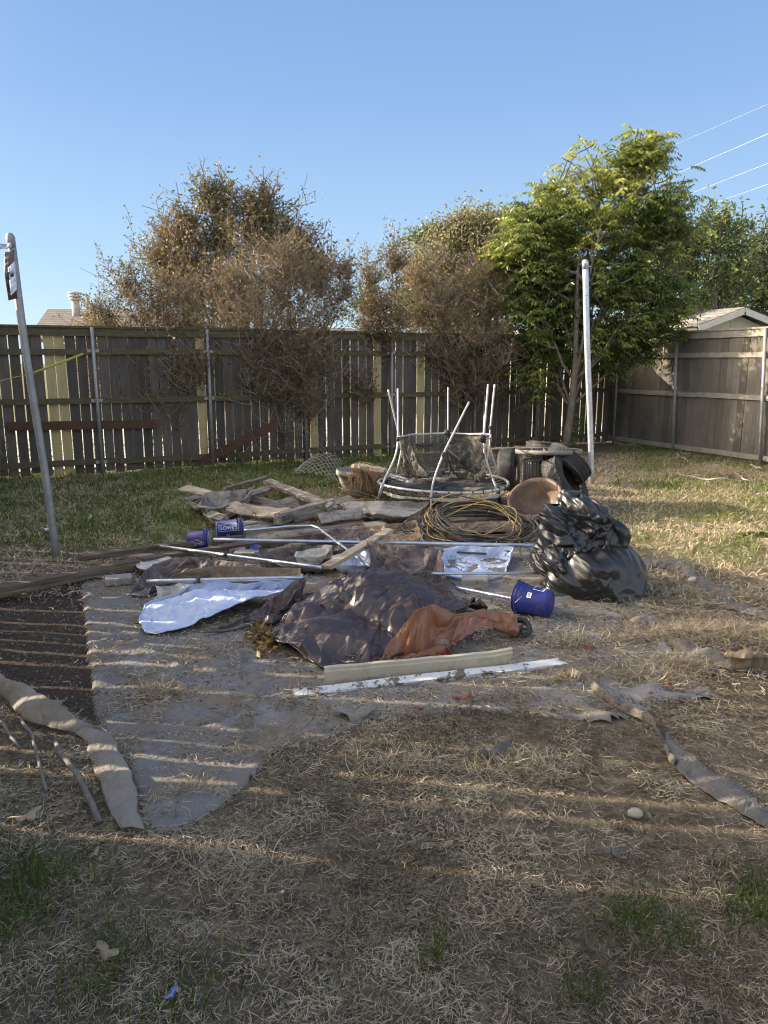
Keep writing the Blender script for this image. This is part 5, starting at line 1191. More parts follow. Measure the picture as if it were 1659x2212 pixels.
for q in ((735, 468), (705, 595)):
    b = MB(); b.lathe([(.006, 0), (.012, .003), (.014, 0)], Matrix.Translation(Vector(at(*z4(*q), .12))) @ rotm((0, -.8, .6)), 16); b.build('grommet', M_['darkmetal'], o, True)
b = MB()
for k in range(60):
    c = at(*z4(rng.normal(735, 18), rng.normal(545, 26)), .13) + [0, -.03, .01]; a = rng.uniform(0, 6.28); b.tube([c, c + [.02 * math.cos(a), -.01, .02 * math.sin(a)]], .0016, 3, cap=False)
one(b, 'seed_head', M_['woodpale'], 'dry pale seed head stuck on the orange tarp', 'dry plant')
o = patch('tarpaulin', [(440, 1366, .02), (520, 1358, .02), (575, 1340, .03), (600, 1330, .06)], [(560, 1318, .07), (600, 1285, .14), (640, 1255, .22), (668, 1240, .25)], [(440, 1366, .02), (500, 1345, .05), (560, 1318, .07)], [(600, 1330, .06), (640, 1280, .2), (668, 1240, .25)], M_['tarpw'], None, 50, 30, .06, None, 80, 74)
tag(o, 'narrow dark woven tarp strip along the right edge of the silvery sheet', 'tarp')
o = patch('tarpaulin', [(312, 1368, .015), (340, 1370, .015), (400, 1362, .015), (470, 1345, .02), (560, 1312, .05), (650, 1252, .16)], [(378, 1284, .08), (398, 1264, .11), (470, 1257, .13), (540, 1260, .13), (600, 1258, .14), (655, 1243, .18)],
      [(312, 1368, .015), (299, 1345, .02), (310, 1308, .03), (335, 1296, .05), (378, 1284, .08)], [(650, 1252, .16), (655, 1243, .18)], M_['tarps'], None, 80, 50, .05, lambda x, y: (.02 + .10 * np.clip((y - 4.35) / .5, 0, 1)) * np.exp(-((x + .9) / .6) ** 4 - ((y - 4.75) / .5) ** 4), 50, 75, .012, 6, .006, 1, True, True, .0012, cr=.03, cf=6, fine=.7)
tag(o, 'silvery white padded sheet lying flat at the left front of the pile', 'sheet')
o = patch('tarpaulin', [(338, 1290, .04), (352, 1302, .04), (376, 1296, .06)], [(335, 1268, .10), (380, 1262, .12), (425, 1256, .13)], [(338, 1290, .04), (335, 1268, .10)], [(376, 1296, .06), (425, 1256, .13)], M_['cream'], None, 30, 18, .08, None, 60, 76)
tag(o, 'cream folded sheet corner under the pipe at the left', 'sheet')
o = patch('tarpaulin', [(278, 1285, .02), (300, 1292, .02), (322, 1288, .02), (330, 1265, .08), (370, 1258, .10)], [(330, 1220, .10), (382, 1203, .16), (480, 1212, .16), (560, 1222, .14)], [(278, 1285, .02), (300, 1250, .08), (330, 1220, .10)], [(370, 1258, .10), (450, 1240, .14), (560, 1222, .14)], M_['tarpw'], None, 60, 40, .06, None, 110, 77, .02)
tag(o, 'woven brown tarp spread at the far left of the pile behind the pipe', 'tarp')
o = patch('canvas', [(345, 1258, .06), (430, 1254, .07), (520, 1258, .07), (600, 1256, .10), (655, 1248, .14)], [(382, 1240, .15), (430, 1228, .18), (475, 1222, .20), (560, 1226, .18), (650, 1230, .17)], [(345, 1258, .06), (382, 1240, .15)], [(655, 1248, .14), (650, 1230, .17)], M_['beige'], None, 70, 24, .12, None, 120, 78, .03, 4)
tag(o, 'beige canvas folded between the woven tarp and the silvery sheet', 'canvas')
o = patch('tarpaulin', [(805, 1228, .15), (840, 1240, .20), (900, 1240, .20), (958, 1236, .14)], [(790, 1170, .26), (820, 1172, .28), (870, 1182, .26), (955, 1188, .24)], [(805, 1228, .15), (790, 1170, .26)], [(958, 1236, .14), (955, 1188, .24)], M_['tarpw'], None, 60, 40, .09, None, 120, 79, .03, 5)
tag(o, 'woven grey brown tarp bunched behind the big brown mound', 'tarp')
o = patch('tarpaulin', [(960, 1246, .05), (1010, 1252, .04), (1060, 1250, .03), (1092, 1240, .03)], [(960, 1186, .08), (1000, 1180, .10), (1060, 1182, .09), (1110, 1182, .08)], [(960, 1246, .05), (955, 1210, .08), (960, 1186, .08)], [(1092, 1240, .03), (1100, 1215, .07), (1110, 1182, .08)], M_['tarps'], None, 50, 30, .07, None, 100, 80)
tag(o, 'crumpled silvery sheet right of the bunched woven tarp', 'sheet')
o = patch('tarpaulin', [(722, 1216, .12), (760, 1222, .12), (798, 1226, .12)], [(718, 1200, .14), (750, 1196, .15), (790, 1172, .22)], [(722, 1216, .12), (718, 1200, .14)], [(798, 1226, .12), (802, 1200, .18), (790, 1172, .22)], M_['tarps'], None, 36, 20, .12, None, 60, 81)
tag(o, 'small silvery scrap behind the pale diagonal plank', 'sheet')
DK = M_['tarpb']
for i, (A, B_, mt_, lb) in enumerate([
    ([(560, 1215, .06), (640, 1225, .08), (720, 1215, .12)], [(550, 1195, .08), (640, 1180, .10), (720, 1180, .14)], M_['tarpw'], 'dark woven sheet under the pipes left of centre'),
    ([(640, 1205, .10), (700, 1210, .10), (760, 1200, .12)], [(650, 1180, .12), (690, 1172, .14), (770, 1178, .14)], DK, 'glossy dark sheet curled under the longest pipe'),
    ([(660, 1178, .08), (720, 1182, .08), (800, 1180, .10)], [(680, 1150, .08), (740, 1140, .12), (820, 1150, .10)], M_['tarpw'], 'woven brown sheet behind the longest pipe'),
    ([(780, 1172, .06), (860, 1178, .06), (920, 1180, .05)], [(760, 1140, .06), (830, 1135, .09), (900, 1125, .08)], M_['beige'], 'dirty brown cloth left of the cable heap'),
    ([(560, 1190, .04), (600, 1198, .05), (650, 1192, .05)], [(575, 1165, .05), (620, 1160, .07), (680, 1160, .06)], M_['beige'], 'brown cloth scrap right of the pavers'),
    ([(635, 1203, .16), (665, 1206, .16), (700, 1200, .17)], [(640, 1192, .18), (670, 1188, .20), (715, 1185, .20)], M_['cream'], 'curled cream strip on the dark sheets')]):
    o = patch('tarpaulin', A, B_, [A[0], B_[0]], [A[-1], B_[-1]], mt_, None, 44, 24, .16, None, 80, 90 + i, .04, 7)
    tag(o, lb, 'sheet')

# black plastic heap
def bag(name, label, c, R3, seed, amp=.06, fr=2.2, nu=210, nv=140, lean=(0, 0), top=.0, parent=None, flare=.0):
    TH, PH = np.meshgrid(np.linspace(0, 2 * math.pi, nu), np.linspace(.0, 1, nv))
    cx, sy = np.cos(TH), np.sin(TH); ph = PH * math.pi * .60
    rad = np.sin(ph) ** .5; rad = np.where(PH > .8, rad * (1 + flare * (PH - .8)), rad)
    lump = fbm(cx * 1.3 + 5, sy * 1.3 + PH * 2.5, seed, 2) - .5
    k = 1 + .35 * lump
    V = np.stack([c[0] + R3[0] * rad * cx * k + lean[0] * (1 - PH), c[1] + R3[1] * rad * sy * k + lean[1] * (1 - PH), c[2] + R3[2] * np.cos(ph) * k + top * np.clip(fbm(cx * 2 + 4, sy * 2, seed, 2) - .5, 0, 1) * np.sin(ph)], -1)
    N = -gridnormals(V); N = N * np.sign(((V - np.array(c)) * N).sum(-1).mean())
    u = (V[..., 0] + .5 * V[..., 1]) * fr * 2; v = (V[..., 2] - .4 * V[..., 1]) * fr * 2
    w = .6 * (fbm(u * .6, v * .6, seed, 2) - .5)
    disp = amp * (1.7 * crumple(u, v, seed, .4, 1.3) + 1.3 * (facet(u * 2.3 + v * .9 + w * 3, v * .45 - u * .2 + w, seed + 20) - .5))
    V = V + N * (disp * np.clip(np.sin(ph) * 3, 0, 1))[..., None]
    V[..., 2] = np.where(V[..., 2] < .012, .012 + .01 * PH, V[..., 2]); V = V[:, :-1].reshape(-1, 3)
    idx = np.arange((nu - 1) * nv).reshape(nv, nu - 1); nx_ = np.roll(idx, -1, 1)
    o = npmesh(name, V, np.stack([idx[:-1], nx_[:-1], nx_[1:], idx[1:]], -1).reshape(-1, 4), None, M_['black'], parent, True)
    return tag(o, label, 'plastic bag') if label else o
def atz(px, py, Y): return atY(px, py, Y)
cB = at(1281, 1288, 0)
bag('plastic_bag', 'smooth lower black bag, half full, at the right of the pile', (cB[0] + .02, cB[1] + .10, .05), (.35, .29, .30), 101, .022, 2.0, flare=.25)
bg_ = bag('plastic_sheet', None, (cB[0] - .03, cB[1] + .26, .22), (.31, .25, .50), 103, .062, 2.8, lean=(-.03, .02), top=.12)
tag(bg_, 'crumpled shiny black plastic heap rising above the smooth lower bag', 'plastic sheet')
bag('plastic_tail', None, (cB[0] - .24, cB[1] + .06, .12), (.12, .14, .36), 107, .055, 3.0, 150, 110, lean=(.05, .1), parent=bg_)
bag('plastic_tail', None, (cB[0] + .16, cB[1] + .20, .18), (.20, .20, .32), 109, .055, 2.8, 150, 110, lean=(-.1, .04), parent=bg_)

# ------------------------------------------------------------------ gutter and painted trim in front
p0, p1 = at(*z3(385, 195), .015), at(*z3(1290, 108), .015)
M, L = frameM(p0, p1); n = 24; pf = [(0, 0), (0, .008), (-.002, .082), (.006, .088), (.012, .084), (.03, .086), (.034, .10), (.03, .102), (.008, .102), (-.006, .092), (-.006, 0)]
pf = [(0.0, 0.0), (.004, .075), (.012, .08), (.010, .093), (.022, .097), (.022, .101), (.006, .098), (.004, .082), (-.003, .077), (-.006, 0)]
b = MB(); V = []
for i, x in enumerate(np.linspace(-L / 2, L / 2, n)):
    dn = .012 * max(0, (i - 20)) ; 
    for (y, z) in pf: V.append((x, y - dn * (z > .05) + .003 * math.sin(i * 1.1), z + .012 * max(0, i - 20) * (z > .05)))
k = len(pf); Q = [(i * k + j, i * k + (j + 1) % k, (i + 1) * k + (j + 1) % k, (i + 1) * k + j) for i in range(n - 1) for j in range(k)]
b.add(V, Q); b.add([(-L / 2, 0, .001), (L / 2, 0, .001), (L / 2, .09, .002), (-L / 2, .09, .002), (-L / 2, 0, -.002), (L / 2, 0, -.002), (L / 2, .09, -.001), (-L / 2, .09, -.001)], [(0, 1, 2, 3), (7, 6, 5, 4), (0, 4, 5, 1), (1, 5, 6, 2), (2, 6, 7, 3), (3, 7, 4, 0)])
o = b.build('gutter_trim', M_['gutter'], None, False, M @ Matrix.Rotation(R(8), 4, 'X')); tag(o, 'long beige metal trim standing on edge before the brown tarp', 'trim')
plank((*z3(240, 243), .02), (*z3(1562, 88), .03), .055, .026, M_['paint'], 'painted_board', 'long white painted board with flaking paint in front of the beige trim', 'board', seed=51, rag=.0025, bow=.004, roll=.25)
plank((*z3(1000, 172), .012), (*z3(1398, 135), .012), .018, .012, M_['paint'], 'wood_splinter', 'thin white splinter split off the front of the painted board', 'wood strip', seed=52, bow=.0)
plank((*z3(70, 262), .012), (*z3(240, 226), .012), .03, .012, M_['ply'], 'lath', 'short grey lath left of the painted board', 'board', seed=53)

# small black wheel
wc = at(*z4(935, 548), .05); wh = thing('small_roller', 'small black spoked wheel beyond the tip of the orange tarp', 'wheel', wc * [1, 1, 0])
Mw = Matrix.Translation(Vector(wc)) @ rotm((-.1, -.65, .75))
b = MB(); b.lathe([(.052, -.02), (.072, -.022), (.078, 0), (.072, .022), (.052, .02), (.05, 0), (.052, -.02)], Mw, 32); b.build('tyre', M_['rubber'], wh, True)
b = MB(); b.lathe([(0, -.012), (.018, -.014), (.018, .014), (0, .016)], Mw, 16); b.build('hub', M_['rubber'], wh, True)
for k in range(6):
    m = MB(); m.box((.035, 0, 0), (.036, .012, .012), Mw @ Matrix.Rotation(k * math.pi / 3, 4, 'Z')); m.build('spoke', M_['rubber'], wh, False)

# ------------------------------------------------------------------ strips of fabric, sticks, leaves, scraps
f = lambda L: [zl(*p) + (z,) for (*p, z) in L]
def zlr(L, fn): return [(*fn(x, y), z) for (x, y, z) in L]
o = ribbon('fabric_strip', zlr([(-330, 830, .03), (-120, 870, .08), (0, 925, .10), (170, 1000, .10), (350, 1095, .09), (470, 1190, .06), (545, 1245, .02)], zl), zlr([(-330, 930, .01), (-120, 1000, .02), (0, 1040, .02), (60, 1110, .02), (150, 1195, .02), (300, 1245, .02), (470, 1278, .015), (560, 1262, .01)], zl), M_['geofold'], 70, 20, .02, .010, None, 5, freq=3, jit=.025)
tag(o, 'rolled over edge of grey fabric curling across the left foreground', 'fabric')
o = ribbon('fabric_strip', zlr([(545, 1252, .04), (640, 1272, .04), (700, 1340, .03), (785, 1510, .03), (840, 1690, .02), (875, 1850, .01)], zl), zlr([(460, 1282, .03), (520, 1330, .02), (545, 1430, .01), (590, 1570, .01), (660, 1740, .01), (740, 1850, .005)], zl), M_['geofold'], 60, 18, .014, .010, None, 6, freq=3, jit=.025)
tag(o, 'flat strip of grey fabric running down from the rolled edge in the left foreground', 'fabric')
GS_ = 'bare sticks in the left foreground'
for i, (P_, lb) in enumerate((([(-30, 1150, .02), (20, 1240, .03), (60, 1310, .03), (112, 1370, .01)], 'short bare stick at the left edge, furthest left of the three'), ([(125, 1180, .04), (190, 1270, .03), (220, 1390, .03), (250, 1480, .02), (280, 1612, .01)], 'crooked bare stick between the other two in the left foreground'), ([(335, 1315, .02), (370, 1400, .05), (440, 1480, .04), (510, 1590, .03), (570, 1710, .03), (602, 1800, .01)], 'longest thick bare stick beside the flat strip of grey fabric'))):
    P = resample(np.array([at(*zl(x, y), z) for x, y, z in P_]), 26); P += np.cumsum(rng.normal(0, .0015, P.shape), 0)
    b = MB(); b.tube(P, np.linspace(.008, .0105 if i == 2 else .007, 26) * (1 + .15 * rng.random(26)) * (1.15 if i == 2 else .9), 8); one(b, 'stick', M_['stick'], lb, 'stick', GS_)
S1L = [(290, 990, .02), (420, 1060, .03), (560, 1165, .03), (640, 1245, .03), (760, 1300, .03), (890, 1360, .04), (940, 1440, .03), (970, 1540, .02), (1040, 1640, .02)]
S1R = [(270, 1010, .01), (400, 1100, .01), (520, 1195, .01), (600, 1265, .01), (720, 1330, .01), (850, 1390, .02), (905, 1450, .02), (940, 1560, .01), (1000, 1670, .01)]
o = ribbon('fabric_strip', zlr(S1L, zr), zlr(S1R, zr), M_['netgrey'], 90, 10, .025, .012, None, 8, lift=.02, jit=.025); tag(o, 'narrow twisted grey fabric strip from the painted board towards the right foreground', 'fabric')
o = ribbon('fabric_strip', zlr([(960, 1440, .03), (1090, 1560, .02), (1200, 1640, .03), (1400, 1770, .03), (1560, 1880, .02), (1720, 1990, .02), (2000, 2200, .01)], zr), zlr([(970, 1590, .01), (1050, 1700, .01), (1180, 1800, .01), (1330, 1900, .01), (1500, 2000, .01), (1660, 2090, .01), (1900, 2260, .005)], zr), M_['netgrey'], 80, 14, .014, .014, None, 9, freq=4, jit=.03, lift=.016); tag(o, 'wide grey mesh fabric strip running out of the frame at the lower right', 'fabric')
o = ribbon('fabric_strip', zlr([(690, 590, .03), (800, 650, .04), (900, 745, .04), (1100, 800, .06), (1280, 880, .06), (1420, 950, .04), (1540, 1000, .02), (1720, 1020, .02), (2000, 1090, .01)], zr), zlr([(680, 640, .01), (790, 720, .01), (900, 790, .01), (1060, 890, .01), (1250, 950, .01), (1400, 1010, .01), (1540, 1030, .01), (1720, 1070, .01), (1990, 1150, .005)], zr), M_['netgrey'], 80, 14, .012, .018, None, 10, freq=4); tag(o, 'middle grey fabric strip crossing the dry ground right of the bucket', 'fabric')
o = ribbon('fabric_strip', zlr([(790, 240, .05), (930, 250, .06), (1070, 258, .07), (1160, 330, .05), (1250, 400, .04), (1400, 440, .04), (1560, 600, .03), (1720, 660, .03)], zr), zlr([(790, 290, .01), (930, 310, .01), (1070, 340, .01), (1160, 420, .01), (1230, 520, .01), (1400, 600, .01), (1560, 650, .01), (1720, 700, .01)], zr), M_['netgrey'], 80, 14, .015, .02, None, 11, freq=5); tag(o, 'upper torn fabric strip trailing right from behind the black bags', 'fabric')
o = ribbon('fabric_roll', zlr([(1370, 920, .10), (1500, 930, .12), (1620, 925, .10), (1760, 930, .10)], zr), zlr([(1400, 985, .02), (1520, 1000, .02), (1640, 1000, .02), (1760, 1010, .02)], zr), M_['beige'], 50, 16, .05, .02, None, 12); tag(o, 'tan fuzzy roll of fabric entering at the right edge', 'fabric')
def tuftpile(name, label, cat, px, py, sx, sy, n, h, mt, seed, l=(.03, .10)):
    r = np.random.default_rng(seed); b = MB()
    VV = []; c = at(px, py, 0); x = c[0] + r.normal(0, sx, n); y = c[1] + r.normal(0, sy, n); q = np.exp(-((x - c[0]) / sx / 1.3) ** 2 - ((y - c[1]) / sy / 1.3) ** 2)
    P = np.stack([x, y, gz(x, y) + .004 + h * q * r.random(n)], 1)
    V, Q = strips(n, P, r.uniform(0, 6.28, n), r.uniform(*l, n), r.uniform(.0015, .004, n), r.normal(.2, .4, n), r.normal(0, .2, n))
    o = npmesh(name, V, Q, None, mt, None, False, np.repeat(np.clip(r.normal(.6, .2, n), 0, .84), 2)); return tag(o, label, cat, kind='stuff')
TP = [((1540, 1385), .42, .14, 7000, .09, 'sunlit fluffy heap of dry grass right of the middle fabric strip'), ((1590, 1300), .16, .05, 1300, .07, 'small sunlit dry grass tuft near the upper torn fabric strip'), ((1490, 1290), .12, .05, 900, .06, 'dry tuft on the upper torn strip left of the other sunlit one'),
      ((1470, 1450), .12, .07, 1200, .06, 'brown dry grass clump below the sunlit heap'), ((1240, 1470), .10, .05, 600, .04, 'low dry clump right of the painted board end'), ((335, 1500), .07, .05, 700, .05, 'small brown clump on the grey fabric at left'), ((1420, 1475), .10, .05, 900, .05, 'dry clump between the fabric strips at right'),
      ((490, 1880), .09, .06, 500, .04, 'dry clump beside the flat fabric strip in the foreground'), ((870, 1655), .12, .06, 700, .04, 'raked dry clump in the central foreground'), ((1120, 1660), .12, .06, 700, .04, 'raked dry clump near the crumpled grey scrap'), ((1240, 1395), .10, .04, 600, .05, 'grey dry clump in front of the black bags')]
for i, (p, sx_, sy_, n, h_, lb) in enumerate(TP): tuftpile('dry_grass_clump', lb, 'grass clump', *p, sx_, sy_, n, h_, M_['straw'], 200 + i)
o = tuftpile('leaf_litter', 'brown twiggy brush pile on the grass at the foot of the right fence', 'brush pile', 1540, 1035, .75, .30, 5200, .22, M_['straw'], 230, (.05, .16)); 
GBR = 'bare branches on the brush pile'
for i, (A, B_, lb) in enumerate((((1050, 1130), (1500, 1165), 'long pale branch lying lowest in front of the brush pile'), ((1440, 1120), (1615, 1185), 'curved pale branch at the right tip of the brush pile'), ((1030, 985), (1090, 1040), 'short twig standing left of the brush pile'), ((1230, 1080), (1480, 1110), 'dark branch across the middle of the brush pile'), ((1540, 1060), (1659, 1072), 'pale branch at the far right behind the brush pile'))):
    P = resample(np.array([at(*z8(*A), .04), at(*z8((A[0] + B_[0]) / 2, (A[1] + B_[1]) / 2 - 10), .12), at(*z8(*B_), .03)]), 14) + np.cumsum(rng.normal(0, .012, (14, 3)), 0)
    b = MB(); b.tube(P, np.linspace(.018, .008, 14), 7); one(b, 'branch', M_['stone'] if i != 3 else M_['barkdark'], lb, 'branch', GBR)
for i, (px_, py_, sz, lb) in enumerate(((1545, 1150, (1.0, .7, .02), 'flat clay paver patch level with the sunny grass'), (1625, 1165, (.9, .5, .02), 'second clay paver nearer the right edge'))):
    slab('paving_slab', at(px_, py_, .004), sz, .2, M_['clay'], lb, 'paver')
def leaf(px, py, s, label, mt, rot, lobes=0, cat='leaf', name='dead_leaf', z=.03):
    c = at(px, py, z); n = 26; b = MB(); V = [(0, 0, .01)]
    for k in range(n):
        a = k / n * 2 * math.pi; r = 1 + .45 * math.cos(2 * a) + (.35 * math.sin(lobes * a) if lobes else 0) + .06 * math.sin(9 * a); V.append((r * s * .6 * math.cos(a), r * s * .42 * math.sin(a), .25 * s * math.sin(a * 2 + 1) + .12 * s))
    b.add(V, None, [(0, k + 1, (k + 1) % n + 1) for k in range(n)]); M = Matrix.Translation(Vector(c)) @ Matrix.Rotation(rot, 4, 'Z') @ Matrix.Rotation(.25, 4, 'X')
    o = b.build(name, mt, None, True, M); m = o.modifiers.new('t', 'SOLIDIFY'); m.thickness = .0012; return tag(o, label, cat)
leaf(232, 2058, .05, 'large curled tan leaf in the lower left grass', M_['leafdry'], -.6, 3, z=.055)
leaf(55, 1765, .06, 'broken lobed brown leaf at the left edge below the sticks', M_['leafdry'], .6, 5)
leaf(205, 1845, .03, 'pale curled leaf near the rolled fabric bottom', M_['leafdry'], 1.4, 3)
leaf(636, 1612 + 0, .03, 'small brown leaf on the ground before the painted board', M_['leafdry'], .8, 5)
leaf(233, 1600 + 8, .035, 'brown oak leaf lying on the grey fabric by the rolled edge', M_['leafdry'], .3, 5)
leaf(380, 2135, .022, 'small orange brown leaf touching the blue scrap', M_['leafdry'], 1.8, 4)
leaf(370, 2149, .026, 'bright blue plastic scrap in the lower left grass', M_['bluescrap'], 1.1, 3, 'scrap', 'plastic_scrap')
leaf(609, 1928, .010, 'tiny white fleck in the central foreground straw', M_['white'], .2, 3, 'scrap', 'plastic_scrap')
leaf(1062, 1625, .10, 'crumpled grey plastic scrap in the central foreground', M_['netgrey'], .2, 3, 'scrap', 'plastic_scrap', .035)
leaf(1320, 1840, .055, 'wispy grey fabric scrap in the right foreground', M_['netgrey'], -.3, 5, 'scrap', 'fabric_scrap')
leaf(100, 1143, .06, 'white scrap on the grass beside the left post', M_['white'], .1, 3, 'scrap', 'paper_scrap')
leaf(765, 1545, .12, 'pale grey fabric lump below the painted board', M_['geofold'], .1, 3, 'fabric', 'fabric_scrap', .03)
RS = [((*z3(1060, 265),), .05, 'largest red scrap, in the straw below the painted board'), ((*z3(970, 65),), .05, 'red piece tucked under the orange tarp edge'), ((*z4(1297, 650),), .022, 'small red scrap on the dry ground right of the wheel'), ((*z4(725, 345),), .03, 'pinkish red scrap beside the pipe near the buff block'), ((*z4(858, 294),), .025, 'red scrap above the larger blue bucket'), ((*zr(980, 1100),), .02, 'tiny red scrap between the two fabric strips at right'), ((*zr(870, 1155),), .018, 'tiny red scrap nearest the twisted fabric strip'), ((*zr(1205, 970),), .016, 'faint red scrap furthest right'), ((*zr(650, 1260 - 480),), .016, 'red fleck in the sand below the larger bucket'), ((*z3(855, 315),), .02, 'faded pink scrap left of the largest red one')]
for i, (p, s, lb) in enumerate(RS): leaf(p[0], p[1], s, lb, M_['red'], i * 1.1, 3, 'scrap', 'red_scrap', .02)
leaf(*z4(1313, 592), .02, 'tiny dark blue scrap on the dry ground right of the wheel', M_['bluescrap'], .4, 3, 'scrap', 'plastic_scrap')
for i, (px_, py_, s, lb) in enumerate(((1372, 1757, .03, 'rounded pale stone in the right foreground straw'), (1498, 1255, .05, 'pale stone on the upper torn fabric strip'))):
    b = MB(); b.lathe([(0, .7 * s), (.5 * s, .62 * s), (.9 * s, .3 * s), (1.0 * s, 0), (.8 * s, -.4 * s), (0, -.5 * s)], Matrix.Translation(Vector(at(px_, py_, .015))) @ Matrix.Scale(.75, 4, Vector((0, 1, 0))), 20); one(b, 'stone', M_['stone'], lb, 'stone')
# litter of leaves at the left foot of the mound
b = MB(); r = np.random.default_rng(300); n = 260
for k in range(1):
    P = np.array([at(*z3(0, 0), 0)]) * 0; px_ = r.normal(577, 20, n); py_ = r.normal(1372, 18, n); P = np.array([at(a, c, .02 + .05 * r.random()) for a, c in zip(px_, py_)])
rng = np.random.default_rng(301); V, Q = leaves(P, .05, asp=.6); o = npmesh('leaf_litter', V, Q, None, M_['lcrape'], None, False, r.uniform(.3, .9, n)); tag(o, 'brown dead leaves gathered at the left foot of the brown mound', 'leaf litter')

# small wood chips, twigs and dead vines scattered over the junk pile
r = np.random.default_rng(400); rng = np.random.default_rng(401)
PILE = [(420, 1180), (430, 1090), (560, 1060), (720, 1080), (930, 1100), (920, 1180), (960, 1230), (700, 1245), (420, 1230)]
n = 5200; px_ = r.uniform(400, 980, n); py_ = r.uniform(1050, 1250, n); k = inpoly(px_, py_, PILE); px_, py_ = px_[k], py_[k]; n = len(px_)
P = np.array([at(a, c, 0) for a, c in zip(px_, py_)]); P[:, 2] = gz(P[:, 0], P[:, 1]) + .01 + .05 * r.random(n)
V, Q = strips(n, P, r.uniform(0, 6.28, n), r.uniform(.02, .12, n), r.uniform(.003, .014, n), r.normal(.1, .25, n), r.normal(0, .05, n))
o = npmesh('debris', V, Q, None, M_['straw'], None, False, np.repeat(np.clip(r.normal(.25, .22, n), 0, .9), 2)); tag(o, 'wood chips and litter between the pieces of the junk pile', 'debris', kind='stuff')
b = MB()
for k in range(80):
    c = at(r.uniform(470, 800), r.uniform(1050, 1130), .12); l = r.uniform(.2, .7); a = r.uniform(0, 3.14); q = np.linspace(0, 1, 7)
    p = np.stack([c[0] + np.cos(a) * l * (q - .5), c[1] + np.sin(a) * l * .5 * (q - .5), .13 + .14 * np.sin(q * 3.1) * r.random() + 0 * q], 1) + np.cumsum(r.normal(0, .014, (7, 3)), 0)
    b.tube(p, .0028, 3, cap=False, var=float(r.random()))
o = b.build('dead_vines', M_['fibre'], None, False); tag(o, 'dead vines tangled over the boards of the junk pile', 'vines', kind='stuff')
# ------------------------------------------------------------------ light, sky, camera
SUN_EL, SUN_AZ = R(19), R(-81)          # azimuth from +Y, clockwise towards +X
w = bpy.data.worlds.new('World'); sc.world = w; w.use_nodes = True
nt = w.node_tree; N = nt.nodes; L = nt.links; bg = N['Background']; sk = N.new('ShaderNodeTexSky'); sk.sky_type = 'NISHITA'; sk.sun_disc = False
sk.sun_elevation = SUN_EL; sk.sun_rotation = SUN_AZ; sk.air_density = 1.0; sk.dust_density = .2; sk.ozone_density = 3
EXPO = 1.4; E = 2 ** EXPO
# clear blue daytime gradient by elevation, a warm aureole round the sun, and a share of the physical sky
tc = N.new('ShaderNodeTexCoord'); sp = N.new('ShaderNodeSeparateXYZ'); L.new(tc.outputs['Generated'], sp.inputs[0])
cr = N.new('ShaderNodeValToRGB'); L.new(sp.outputs[2], cr.inputs[0]); e = cr.color_ramp.elements
e[0].position = 0; e[0].color = (.58, .76, .90, 1); e[1].position = .75; e[1].color = (.125, .26, .57, 1)
for p_, c_ in ((.12, (.42, .62, .86)), (.30, (.265, .44, .75)), (.50, (.18, .33, .64))): x = e.new(p_); x.color = (*c_, 1)
dt = N.new('ShaderNodeVectorMath'); dt.operation = 'DOT_PRODUCT'; L.new(tc.outputs['Generated'], dt.inputs[0])
dt.inputs[1].default_value = (math.sin(SUN_AZ) * math.cos(SUN_EL), math.cos(SUN_AZ) * math.cos(SUN_EL), math.sin(SUN_EL))
mxx = N.new('ShaderNodeMath'); mxx.operation = 'MAXIMUM'; mxx.inputs[1].default_value = 0; L.new(dt.outputs['Value'], mxx.inputs[0])
pw = N.new('ShaderNodeMath'); pw.operation = 'POWER'; pw.inputs[1].default_value = 14; L.new(mxx.outputs[0], pw.inputs[0])
gl = N.new('ShaderNodeVectorMath'); gl.operation = 'SCALE'; gl.inputs[0].default_value = (25, 21, 16); L.new(pw.outputs[0], gl.inputs['Scale'])
s1 = N.new('ShaderNodeVectorMath'); s1.operation = 'SCALE'; s1.inputs['Scale'].default_value = 1.0; L.new(cr.outputs[0], s1.inputs[0])
s2 = N.new('ShaderNodeVectorMath'); s2.operation = 'SCALE'; s2.inputs['Scale'].default_value = .012 * E; L.new(sk.outputs[0], s2.inputs[0])
ad = N.new('ShaderNodeVectorMath'); ad.operation = 'ADD'; L.new(s1.outputs[0], ad.inputs[0]); L.new(s2.outputs[0], ad.inputs[1])
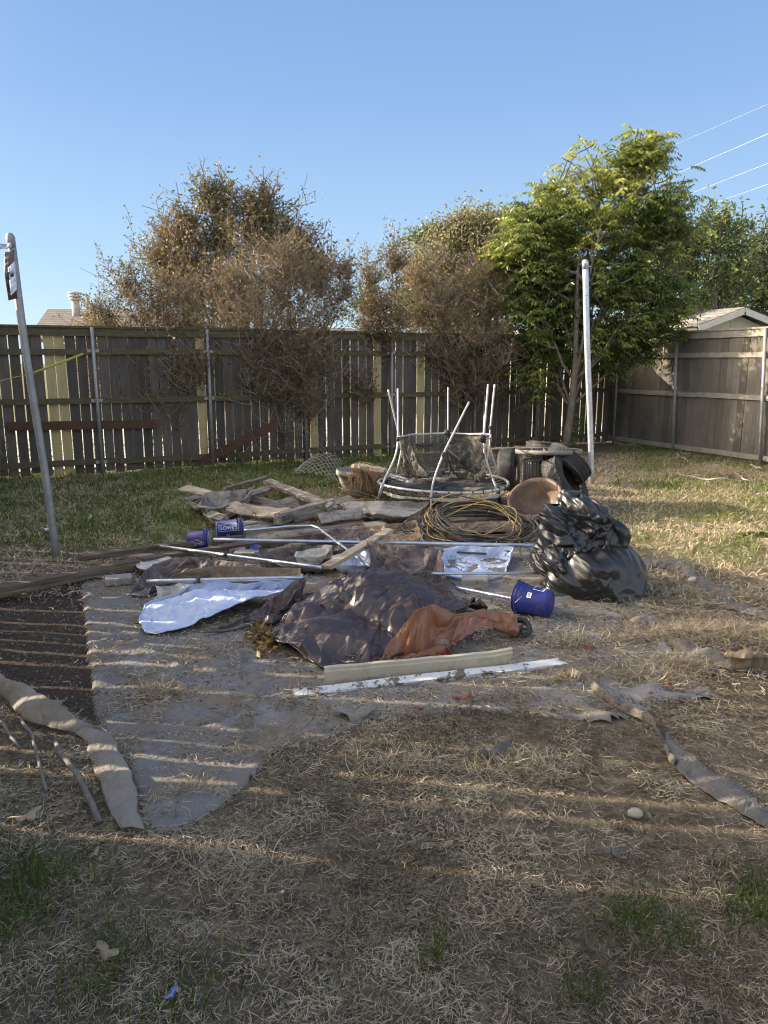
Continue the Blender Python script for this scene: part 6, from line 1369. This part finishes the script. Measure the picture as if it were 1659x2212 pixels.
ad2 = N.new('ShaderNodeVectorMath'); ad2.operation = 'ADD'; L.new(ad.outputs[0], ad2.inputs[0]); L.new(gl.outputs[0], ad2.inputs[1])
rear_fill = N.new('ShaderNodeMapRange'); rear_fill.inputs[1].default_value = .22; rear_fill.inputs[2].default_value = -.7; L.new(sp.outputs[1], rear_fill.inputs[0])
s3 = N.new('ShaderNodeVectorMath'); s3.operation = 'SCALE'; s3.inputs[0].default_value = (.85, .78, .66); L.new(rear_fill.outputs[0], s3.inputs['Scale'])   # warm fill light added to the sky behind the camera, lifts shaded surfaces
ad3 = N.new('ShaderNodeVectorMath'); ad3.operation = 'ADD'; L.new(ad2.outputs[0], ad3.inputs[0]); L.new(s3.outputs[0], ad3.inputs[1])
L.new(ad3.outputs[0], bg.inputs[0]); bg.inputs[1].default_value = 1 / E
l = bpy.data.lights.new('sun', 'SUN'); l.energy = 4.7; l.angle = R(.45); l.color = (1, .88, .70)
lo = bpy.data.objects.new('sun', l); COL.objects.link(lo)
d = Vector((-math.sin(SUN_AZ) * math.cos(SUN_EL), -math.cos(SUN_AZ) * math.cos(SUN_EL), -math.sin(SUN_EL)))
lo.rotation_euler = d.to_track_quat('-Z', 'Y').to_euler()
cam = bpy.data.cameras.new('camera'); co = bpy.data.objects.new('camera', cam); COL.objects.link(co)
co.location = (0, 0, CAMH); co.rotation_euler = (math.pi / 2 - PITCH, 0, 0)
cam.sensor_fit = 'VERTICAL'; cam.angle = 2 * math.atan(1106 / FPX); cam.clip_end = 4000; cam.clip_start = .05
sc.camera = co
sc.view_settings.view_transform = 'Standard'; sc.view_settings.look = 'None'; sc.view_settings.exposure = EXPO; sc.view_settings.gamma = 1
sc.cycles.max_bounces = 6; sc.cycles.transparent_max_bounces = 16; sc.cycles.use_denoising = True; sc.cycles.denoising_input_passes = 'RGB_ALBEDO_NORMAL'; sc.cycles.denoising_prefilter = 'ACCURATE'; sc.cycles.filter_width = 1.15
for me in bpy.data.meshes:
    if me.name.startswith(('wall', 'lettering', 'barcode', 'logo')): me.shade_flat()
